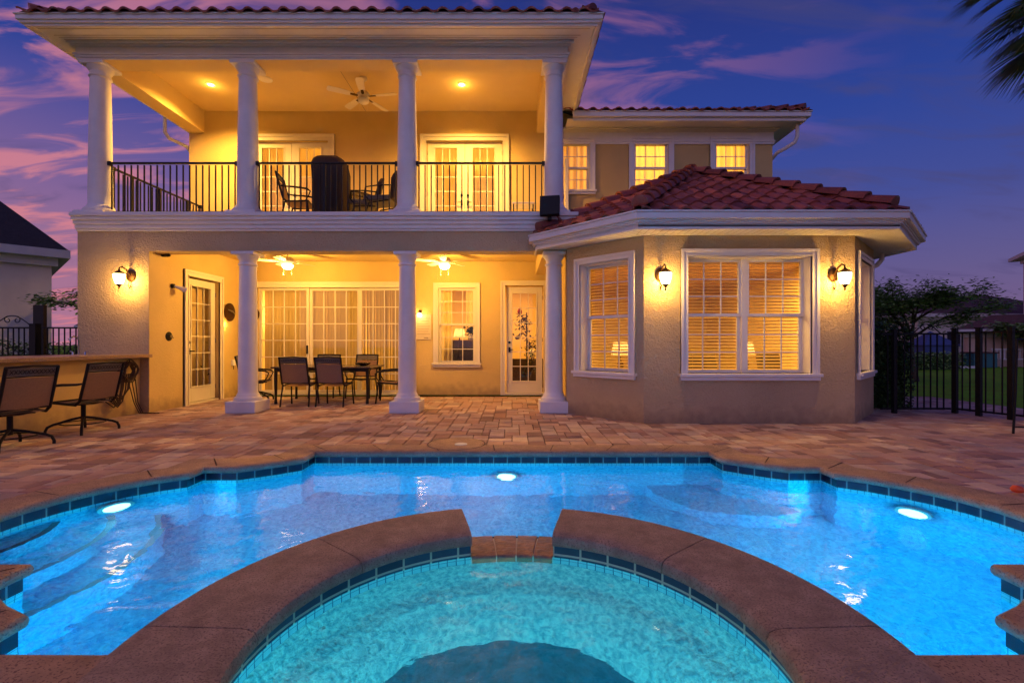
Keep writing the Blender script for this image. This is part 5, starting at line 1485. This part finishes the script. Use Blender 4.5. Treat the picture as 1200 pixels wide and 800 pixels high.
fence((-11.5, 9.3), (-9.28, 9.3), -.05, 1.55, 'black metal fence with a curled scroll top behind the counter', posts=(1.0,), post_w=.12, scroll=(.80, .42, .22), group='black metal fences at the left')
fence((-9.15, 9.3), (-7.6, 9.3), -.05, 1.55, 'plain black metal fence between its thick post and the house corner', posts=(), group='black metal fences at the left')
# thin black stand at the right edge
t = tag(empty('metal_stand', (6.75, 6.35, 0)), 'thin black metal stand leg leaning at the right edge of the patio', 'stand')
mb = MB(); mb.tube([(6.65, 6.34, 0), (6.68, 6.34, .55), (6.72, 6.36, 1.25)], .014, 8); mb.build('leg', M['black'], t, smooth=True)
mb = MB(); mb.tube([(7.35, 6.34, 0), (7.30, 6.34, .55), (7.22, 6.36, 1.25)], .014, 8); mb.build('leg', M['black'], t, smooth=True)
mb = MB(); mb.tube([(6.655, 6.34, .09), (7.34, 6.34, .09)], .010, 8); mb.tube([(6.72, 6.36, 1.25), (7.22, 6.36, 1.25)], .012, 8); mb.build('crossbar', M['black'], t, smooth=True)
mb = MB(); mb.lathe([(0, 0), (.035, .01), (.045, .03), (.03, .055), (0, .06)], (4.02, 3.80, .01), 14)
tag(mb.build('pool_toy', M['orange'], None, smooth='all'), 'small orange plastic toy lying on the paving at the right edge', 'toy')

# ------------------------------------------------------------------ plants
def tree(name, loc, H, spread, label, seed, nleaf, lsize, cat='tree', group=None, m='leaf', trunk_r=.09, z_first=.35, flatten=.5, levels=4, nb=5):
    rnd = random.Random(seed); t = tag(empty(name, loc), label, cat, group); o = Vector(loc); tips = []
    mb = MB()
    def branch(p, d, L, r_, lv):
        pts = [p]; q = p.copy(); dd = d.copy()
        for i in range(4):
            dd = (dd+Vector((rnd.uniform(-.22, .22), rnd.uniform(-.22, .22), rnd.uniform(-.05, .12)))).normalized(); q = q+dd*L/4; pts.append(q.copy())
        mb.tube(pts, [r_*(1-.16*i) for i in range(5)], 6 if lv < 2 else 4, cap=False)
        if lv >= levels-2: tips.extend(pts[1:])
        if lv >= levels: return
        for k_ in range(nb if lv == 0 else 3):
            a = rnd.uniform(0, 2*PI); tilt = rnd.uniform(.5, 1.15)
            b = Vector((math.cos(a), math.sin(a), 0)); nd = (dd*math.cos(tilt)+b*math.sin(tilt)); nd.z *= flatten if lv > 0 else 1; nd.normalize()
            branch(pts[rnd.choice((2, 3, 4))] if lv else pts[rnd.choice((3, 4))], nd, L*rnd.uniform(.55, .8)*(spread if lv == 0 else 1), r_*.52, lv+1)
    branch(o, Vector((.02, .02, 1)), H*z_first*1.2, trunk_r, 0)
    mb.build('trunk', M['bark'], t, smooth='all')
    cr = MB(); sz = [Vector(x_) for x_ in tips]
    for i in range(nleaf):
        p = rnd.choice(sz)+Vector((rnd.gauss(0, .09), rnd.gauss(0, .09), rnd.gauss(0, .06)))*H*.4
        leaf(cr, p, lsize, rnd)
    cr.build('crown', M[m], t, tint=True)
    return t
def bush(name, loc, sx, sy_, sz_, label, seed, n, lsize, cat='hedge', group=None, m='hedge', kind=None):
    rnd = random.Random(seed); t = tag(empty(name, loc), label, cat, group)
    mb = MB()
    for i in range(n):
        u = rnd.uniform(-1, 1); v = rnd.uniform(-1, 1); w_ = rnd.uniform(0, 1)
        f = 1-.12*math.sin(7*u+seed)*math.cos(5*v)-.06*rnd.random()
        if rnd.random() < .7:      # near the surface
            k_ = rnd.choice((0, 1, 2))
            if k_ == 0: u = rnd.choice((-1, 1))*rnd.uniform(.85, 1)
            elif k_ == 1: v = -rnd.uniform(.8, 1)
            else: w_ = rnd.uniform(.88, 1.04)
        leaf(mb, Vector((loc[0]+u*sx*f, loc[1]+v*sy_*f, loc[2]+w_*sz_*f)), lsize, rnd, .9, .55)
    mb.build('foliage', M[m], t, tint=True)
    cm = MB(); cm.box(loc[0]-sx*.8, loc[0]+sx*.8, loc[1]-sy_*.7, loc[1]+sy_*.8, loc[2], loc[2]+sz_*.84); cm.build('inner_branches', M['hedge'], t, tint=True)
    return t
bush('hedge_bush', (6.95, 9.3, -.05), .40, .6, 1.55, 'dense dark clipped bush behind the black fence by the bay corner', 3, 9000, .075, cat='bush')
tree('garden_tree', (13.2, 15.6, -.05), 3.9, .74, 'spreading small-leaved garden tree beyond the right fence', 21, 11000, .15, m='leaf', flatten=.62, z_first=.42, nb=9)
tree('leafy_tree', (26.5, 24.5, -.05), 3.6, 1.0, 'dark leafy tree in front of the tall house at the right edge', 33, 6000, .28, flatten=.5, z_first=.3, nb=7, trunk_r=.14)
tree('corner_tree', (-10.3, 12.6, -.05), 3.4, .62, 'dark tree with a leafy branch reaching out beside the left house corner', 47, 4200, .15, z_first=.45)
bush('clipped_hedge', (-10.0, 10.1, -.05), 3.4, .35, 1.20, 'long low green hedge behind the left fence', 9, 9000, .08, m='hedge', cat='hedge')
bush('garden_shrub', (19.6, 23.0, -.05), 1.8, .6, .75, 'low yellow-green shrub row at the far edge of the lawn', 10, 2500, .16, m='leaf', cat='shrub')

# fan palm, its crown hanging into the top right corner
t = tag(empty('palm_tree', (7.3, 4.7, -.05)), 'fan palm whose long green fronds hang into the top right corner', 'palm tree')
mb = MB(); mb.tube([(7.3, 4.7, -.05), (7.1, 4.7, 2.5), (6.80, 4.66, 5.15)], [.17, .14, .13], 14); mb.build('trunk', M['bark'], t, smooth=True)
rnd = random.Random(5)
def frond(base, d, L, droop, nl=46, fl=.85):
    d = Vector(d).normalized(); mb = MB(); pts = []; q = Vector(base); dd = d.copy()
    for i in range(9):
        pts.append(q.copy()); dd = (dd+Vector((0, 0, -droop/9))).normalized(); q = q+dd*L/8
    mb.cur = .3; mb.tube(pts, [.018-.0015*i for i in range(9)], 5)
    hub = pts[-1]; ax = (pts[-1]-pts[-2]).normalized(); side = ax.cross(Vector((0, 0, 1))).normalized(); upv = side.cross(ax)
    for i in range(nl):
        a = -1.25+2.5*i/(nl-1)+rnd.uniform(-.03, .03); dv = (ax*math.cos(a)+side*math.sin(a)).normalized()
        ll = fl*(1-.28*abs(a)/1.25)*rnd.uniform(.85, 1.1); mb.cur = rnd.random()*.9
        w_ = .034; p = hub.copy(); prev = None; sd = dv.cross(upv).normalized()
        seg_ = 5; vs = []
        for s in range(seg_+1):
            f = s/seg_; ww_ = w_*(.5+.9*f if f < .5 else 1.4*(1-f)+.02)
            vs += [p+sd*ww_*.5, p-sd*ww_*.5]; dv = (dv+Vector((0, 0, -.20*f))).normalized(); p = p+dv*ll/seg_
        mb.add(vs, [(2*s, 2*s+1, 2*s+3, 2*s+2) for s in range(seg_)])
    mb.build('frond', M['palm'], t, tint=True)
top = Vector((6.80, 4.66, 5.15))
for (px_, py_, dd_, fl_) in ((1192, 12, 4.6, .55), (1216, 46, 4.5, .55), (1178, -28, 4.8, .60), (1232, 8, 4.3, .6), (1206, -14, 4.4, .5), (1240, 60, 4.45, .5), (1165, -50, 4.7, .5), (1222, -40, 4.5, .6), (1186, 24, 4.7, .42), (1205, 30, 4.6, .5), (1196, -4, 4.5, .5), (1214, 22, 4.7, .55), (1228, 34, 4.5, .6), (1190, -20, 4.6, .5)):
    hp = at(px_, py_, dd_); v_ = hp-top; frond(top, v_+Vector((0, 0, .25)), v_.length*1.02, .35, nl=52, fl=fl_)
for (dx, dy, dz, L, dr2) in ((-1, .05, .25, 1.35, .8), (-1, -.35, .1, 1.2, 1.0), (-1, .45, .0, 1.25, .8), (-.8, .2, -.35, 1.0, .6), (-.75, .8, .5, 1.5, .9), (-1, .0, .7, 1.5, 1.1), (0, 1, .4, 1.4, .9), (1, .3, .5, 1.4, .9), (.8, -.6, .3, 1.3, .9), (0, -1, .5, 1.3, .9), (-.6, -.9, .2, 1.2, .9), (-.9, .4, -.5, .9, .5), (-.85, -.1, -.15, 1.25, .6), (-.9, .1, -.8, .9, .4), (-.7, .5, -.9, 1.0, .3), (-1, .3, .35, 1.0, 1.3), (-1, -.1, -.5, .8, .5)):
    frond(top, (dx, dy, dz), L*(.72 if dx < -.5 else 1), dr2)

# ------------------------------------------------------------------ neighbouring houses
def simple_house(loc, rz, W, Dp, zt, rise, oh, label, wallm, roofm, name='neighbour_house', wins=()):
    """front wall runs along local x from 0 to W (negative W: to the left), depth Dp behind it"""
    t = tag(empty(name, (0, 0, 0)), label, 'house')
    x0, x1 = min(0, W), max(0, W); y0, y1 = 0, Dp
    mb = MB(); mb.box(x0, x1, y0, y1, -.06, zt); mb.build('wall', M[wallm], t)
    a, b, c, d = x0-oh, x1+oh, y0-oh, y1+oh; my = (c+d)/2; ins = min((b-a)/2-.05, (d-c)/2); za = zt+.12
    mb = MB(); mb.add([(a, c, za), (b, c, za), (b, d, za), (a, d, za), (a+ins, my, za+rise), (b-ins, my, za+rise)], [(0, 1, 5, 4), (1, 2, 5), (2, 3, 4, 5), (3, 0, 4), (0, 3, 2, 1)])
    mb.build('roof', M[roofm], t)
    mb = MB(); mb.box(a-.03, b+.03, c-.03, d+.03, zt-.10, zt+.118); mb.box(x0-.12, x1+.12, y0-.12, y1+.12, zt-.32, zt-.101); mb.build('eave_trim', M['ntrim'], t)
    for (u0, u1, v0, v1, lit) in wins:
        mb = MB(); mb.box(u0-.08, u1+.08, -.05, .01, v0-.08, v1+.08); w_ = mb.build('window', M['ntrim'], t)
        mb = MB(); mb.box(u0, u1, -.06, -.051, v0, v1); mb.build('pane', M['litpane'] if lit else M['darkpane'], w_)
    t.location = loc; t.rotation_euler = (0, 0, rz)
    return t
M['litpane'] = emit('lit_far_pane', (1, .6, .25), .6)
M['darkpane'] = mat('dark_far_pane', (.02, .025, .04), .1)
simple_house((-12.62, 13.1, 0), R(48), -9, 6.0, 3.62, 3.5, .32, 'dim pale house with a dark shingle roof at the left edge', 'nwall', 'shingle')
simple_house((-29.5, 33, 0), R(20), 5.5, 6, 2.3, 2.6, .4, 'distant low house with grey roof between the left neighbour and the pier', 'brownstone', 'shingle')
mb = MB(); mb.box(-9.78, -9.56, 9.75, 9.83, -.05, 1.98); o = mb.build('garden_pillar', M['dark'], None, bevel=.01); tag(o, 'dark square pillar rising behind the left fence', 'pillar')
# right side houses
simple_house((28.0, 33.0, 0), R(0), 12, 7, 3.1, 1.6, .5, 'long low house with a dark roof beyond the lawn', 'nwall', 'roofclay', wins=((2.0, 2.9, 1.0, 2.0, 0), (5.3, 6.2, .9, 2.0, 0)))
simple_house((25.4, 26.6, 0), R(-38), 5.0, 2.0, 1.85, .8, .45, 'small one-storey tiled pavilion beyond the lawn left of the tall house', 'nwall2', 'roofclay', wins=((2.6, 3.1, .0, 1.0, 0),))
simple_house((30.0, 26.2, 0), R(-34), 9, 6, 6.7, 1.6, .55, 'tall two-storey pale house cut by the right photo edge', 'nwall', 'roofclay')
simple_house((29.0, 37.5, 0), R(-8), 7, 6, 3.2, 1.4, .5, 'cream house seen through the garden tree branches', 'nwall2', 'roofclay', wins=((1.6, 2.8, .9, 2.4, 1), (4, 4.7, 1, 2.3, 0)))
# blue playhouse, teal box, white lattice chairs at the lawn edge
t = tag(empty('garden_tent', (22.0, 25.6, -.05)), 'dull blue pointed garden tent at the far edge of the lawn', 'garden tent')
mb = MB(); mb.box(21.6, 23.3, 25.0, 26.2, -.05, 1.1); mb.build('tent_wall', M['blue'], t)
mb = MB(); mb.add([(21.5, 24.9, 1.1), (23.4, 24.9, 1.1), (23.4, 26.3, 1.1), (21.5, 26.3, 1.1), (22.4, 25.6, 1.85)], [(0, 1, 4), (1, 2, 4), (2, 3, 4), (3, 0, 4)]); mb.build('tent_roof', M['blue'], t)
t = tag(empty('storage_box', (24.3, 24.8, -.05)), 'teal storage box standing on the far lawn behind the fence posts', 'storage box')
mb = MB(); mb.box(23.6, 24.8, 24.4, 25.1, -.05, .68); mb.build('box_body', M['teal'], t, bevel=.02)
mb = MB(); mb.box(23.55, 24.85, 24.35, 25.15, .681, .75); mb.build('lid', M['roofclay'], t, bevel=.02)
t = tag(empty('garden_bench', (25.8, 24.6, -.05)), 'white slatted garden bench on the far lawn beside the teal box', 'garden bench')
mb = MB()
for i in range(9): mb.box(25.0+i*.2, 25.06+i*.2, 24.85, 24.88, .4, .85)
mb.box(24.95, 26.75, 24.84, 24.89, .85, .92); mb.build('backrest', M['ntrim'], t)
mb = MB(); mb.box(24.95, 26.75, 24.4, 24.85, .36, .40); mb.build('seat', M['ntrim'], t)
for a in (25.0, 26.7):
    for b in (24.43, 24.86):
        mb = MB(); mb.box(a-.03, a+.03, b-.03, b+.03, -.05, .36); mb.build('leg', M['ntrim'], t)
# low white kerb wall at the lawn's far edge
mb = MB(); mb.box(17.0, 23.2, 23.8, 24.0, -.05, .06); tag(mb.build('garden_edging', M['ntrim']), 'low pale edging strip along the far side of the lawn', 'edging')

# ------------------------------------------------------------------ world, sun, camera
w = bpy.data.worlds.new('World'); scn.world = w; w.use_nodes = True
T = w.node_tree; N = T.nodes; Lk = T.links; N.clear()
def wn_(t, **k):
    x = N.new(t)
    for a, b in k.items(): setattr(x, a, b)
    return x
out = wn_('ShaderNodeOutputWorld'); bg = wn_('ShaderNodeBackground')
tc = wn_('ShaderNodeTexCoord'); sp = wn_('ShaderNodeSeparateXYZ'); Lk.new(tc.outputs['Generated'], sp.inputs[0])
def math_(op, a, b=None, clamp=False):
    m = wn_('ShaderNodeMath', operation=op, use_clamp=clamp)
    for i, v in enumerate((a, b)):
        if v is None: continue
        if isinstance(v, (int, float)): m.inputs[i].default_value = v
        else: Lk.new(v, m.inputs[i])
    return m.outputs[0]
ramp = wn_('ShaderNodeValToRGB'); Lk.new(sp.outputs['Z'], ramp.inputs[0])
el = ramp.color_ramp.elements
stops = [(0.0, (.20, .12, .23)), (.12, (.105, .090, .26)), (.24, (.038, .060, .29)), (.38, (.010, .042, .29)), (.60, (.005, .017, .18)), (1, (.008, .015, .13))]
el[0].position, el[0].color = stops[0][0], c4(stops[0][1]); el[1].position, el[1].color = 1, c4(stops[-1][1])
for p_, c_ in stops[1:-1]: e_ = el.new(p_); e_.color = c4(c_)
# clouds: noise on the sky projected to a high flat layer
zz = math_('ADD', math_('MAXIMUM', sp.outputs['Z'], 0.0), .16)
cx = math_('DIVIDE', sp.outputs['X'], zz); cy = math_('DIVIDE', sp.outputs['Y'], zz)
cb = wn_('ShaderNodeCombineXYZ'); Lk.new(cx, cb.inputs[0]); Lk.new(cy, cb.inputs[1])
mp = wn_('ShaderNodeMapping'); mp.inputs['Scale'].default_value = (.7, 2.0, 1); mp.inputs['Rotation'].default_value = (0, 0, R(12)); mp.inputs['Location'].default_value = (3.1, 1.4, 0); Lk.new(cb.outputs[0], mp.inputs[0])
def cloud(scale, lo, hi, dist, loc):
    n = wn_('ShaderNodeTexNoise'); n.inputs['Scale'].default_value = scale; n.inputs['Detail'].default_value = 7; n.inputs['Roughness'].default_value = .55; n.inputs['Distortion'].default_value = dist
    m2 = wn_('ShaderNodeVectorMath', operation='ADD'); m2.inputs[1].default_value = loc; Lk.new(mp.outputs[0], m2.inputs[0]); Lk.new(m2.outputs[0], n.inputs['Vector'])
    r_ = wn_('ShaderNodeMapRange'); r_.interpolation_type = 'SMOOTHSTEP'; r_.inputs[1].default_value = lo; r_.inputs[2].default_value = hi; Lk.new(n.outputs['Fac'], r_.inputs[0]); return r_.outputs[0]
ca = cloud(2.9, .455, .62, .9, (0, 0, 0)); cbn = cloud(2.6, .50, .72, .6, (5, 2, 1))
# pink is strongest low and to the left
left = wn_('ShaderNodeMapRange'); left.inputs[1].default_value = .58; left.inputs[2].default_value = -.2; left.inputs[3].default_value = 0; left.inputs[4].default_value = 1; Lk.new(sp.outputs['X'], left.inputs[0])
low = wn_('ShaderNodeMapRange'); low.inputs[1].default_value = .72; low.inputs[2].default_value = .08; low.inputs[3].default_value = .5; low.inputs[4].default_value = 1; Lk.new(sp.outputs['Z'], low.inputs[0])
pink_f = math_('MULTIPLY', math_('MULTIPLY', ca, left.outputs[0]), low.outputs[0], True)
gx_ = wn_('ShaderNodeMapRange'); gx_.inputs[1].default_value = .1; gx_.inputs[2].default_value = -.75; Lk.new(sp.outputs['X'], gx_.inputs[0])
gz_ = wn_('ShaderNodeMapRange'); gz_.inputs[1].default_value = .42; gz_.inputs[2].default_value = .05; Lk.new(sp.outputs['Z'], gz_.inputs[0])
glow = wn_('ShaderNodeMix', data_type='RGBA'); Lk.new(math_('MULTIPLY', math_('MULTIPLY', gx_.outputs[0], gz_.outputs[0]), .75), glow.inputs[0]); Lk.new(ramp.outputs[0], glow.inputs[6]); glow.inputs[7].default_value = (.50, .20, .30, 1)
mixp = wn_('ShaderNodeMix', data_type='RGBA'); Lk.new(pink_f, mixp.inputs[0]); Lk.new(glow.outputs[2], mixp.inputs[6]); mixp.inputs[7].default_value = (.62, .20, .26, 1)
mixd = wn_('ShaderNodeMix', data_type='RGBA'); Lk.new(math_('MULTIPLY', cbn, .55), mixd.inputs[0]); Lk.new(mixp.outputs[2], mixd.inputs[6]); mixd.inputs[7].default_value = (.05, .045, .16, 1)
# afterglow behind the camera (the open west) is brighter
back = wn_('ShaderNodeMapRange'); back.inputs[1].default_value = .15; back.inputs[2].default_value = -.9; back.inputs[3].default_value = 1; back.inputs[4].default_value = 1.1; Lk.new(sp.outputs['Y'], back.inputs[0])
bm = wn_('ShaderNodeMix', data_type='RGBA', blend_type='MULTIPLY'); bm.inputs[0].default_value = 1; Lk.new(mixd.outputs[2], bm.inputs[6]); Lk.new(back.outputs[0], bm.inputs[7])
sky = wn_('ShaderNodeTexSky'); sky.sky_type = 'NISHITA'; sky.sun_disc = False; sky.sun_elevation = R(-2); sky.sun_rotation = R(180)
sk = wn_('ShaderNodeMix', data_type='RGBA', blend_type='ADD'); sk.inputs[0].default_value = .12; Lk.new(bm.outputs[2], sk.inputs[6]); Lk.new(sky.outputs[0], sk.inputs[7])
Lk.new(sk.outputs[2], bg.inputs[0]); bg.inputs[1].default_value = 1.0; Lk.new(bg.outputs[0], out.inputs[0])
sun = bpy.data.lights.new('sun', 'SUN'); sun.energy = .42; sun.angle = R(70); sun.color = (.48, .55, 1)
so = bpy.data.objects.new('sun', sun); link(so); so.rotation_euler = (R(58), 0, R(-14))

cam = bpy.data.cameras.new('camera'); cam.lens = 16.8; cam.sensor_width = 36; cam.sensor_fit = 'HORIZONTAL'; cam.shift_y = .0017
cam.clip_end = 2000; cam.clip_start = .05
co = bpy.data.objects.new('camera', cam); link(co); co.location = (0, 0, 1.2); co.rotation_euler = (R(90), 0, 0); scn.camera = co

scn.view_settings.view_transform = 'Standard'; scn.view_settings.look = 'None'; scn.view_settings.exposure = 0; scn.view_settings.gamma = 1
scn.cycles.use_denoising = True
scn.cycles.max_bounces = 8; scn.cycles.diffuse_bounces = 3; scn.cycles.glossy_bounces = 3; scn.cycles.transmission_bounces = 8; scn.cycles.transparent_max_bounces = 16
scn.cycles.sample_clamp_indirect = 4; scn.cycles.sample_clamp_direct = 0
scn.cycles.caustics_refractive = True; scn.cycles.caustics_reflective = False; scn.cycles.blur_glossy = .6
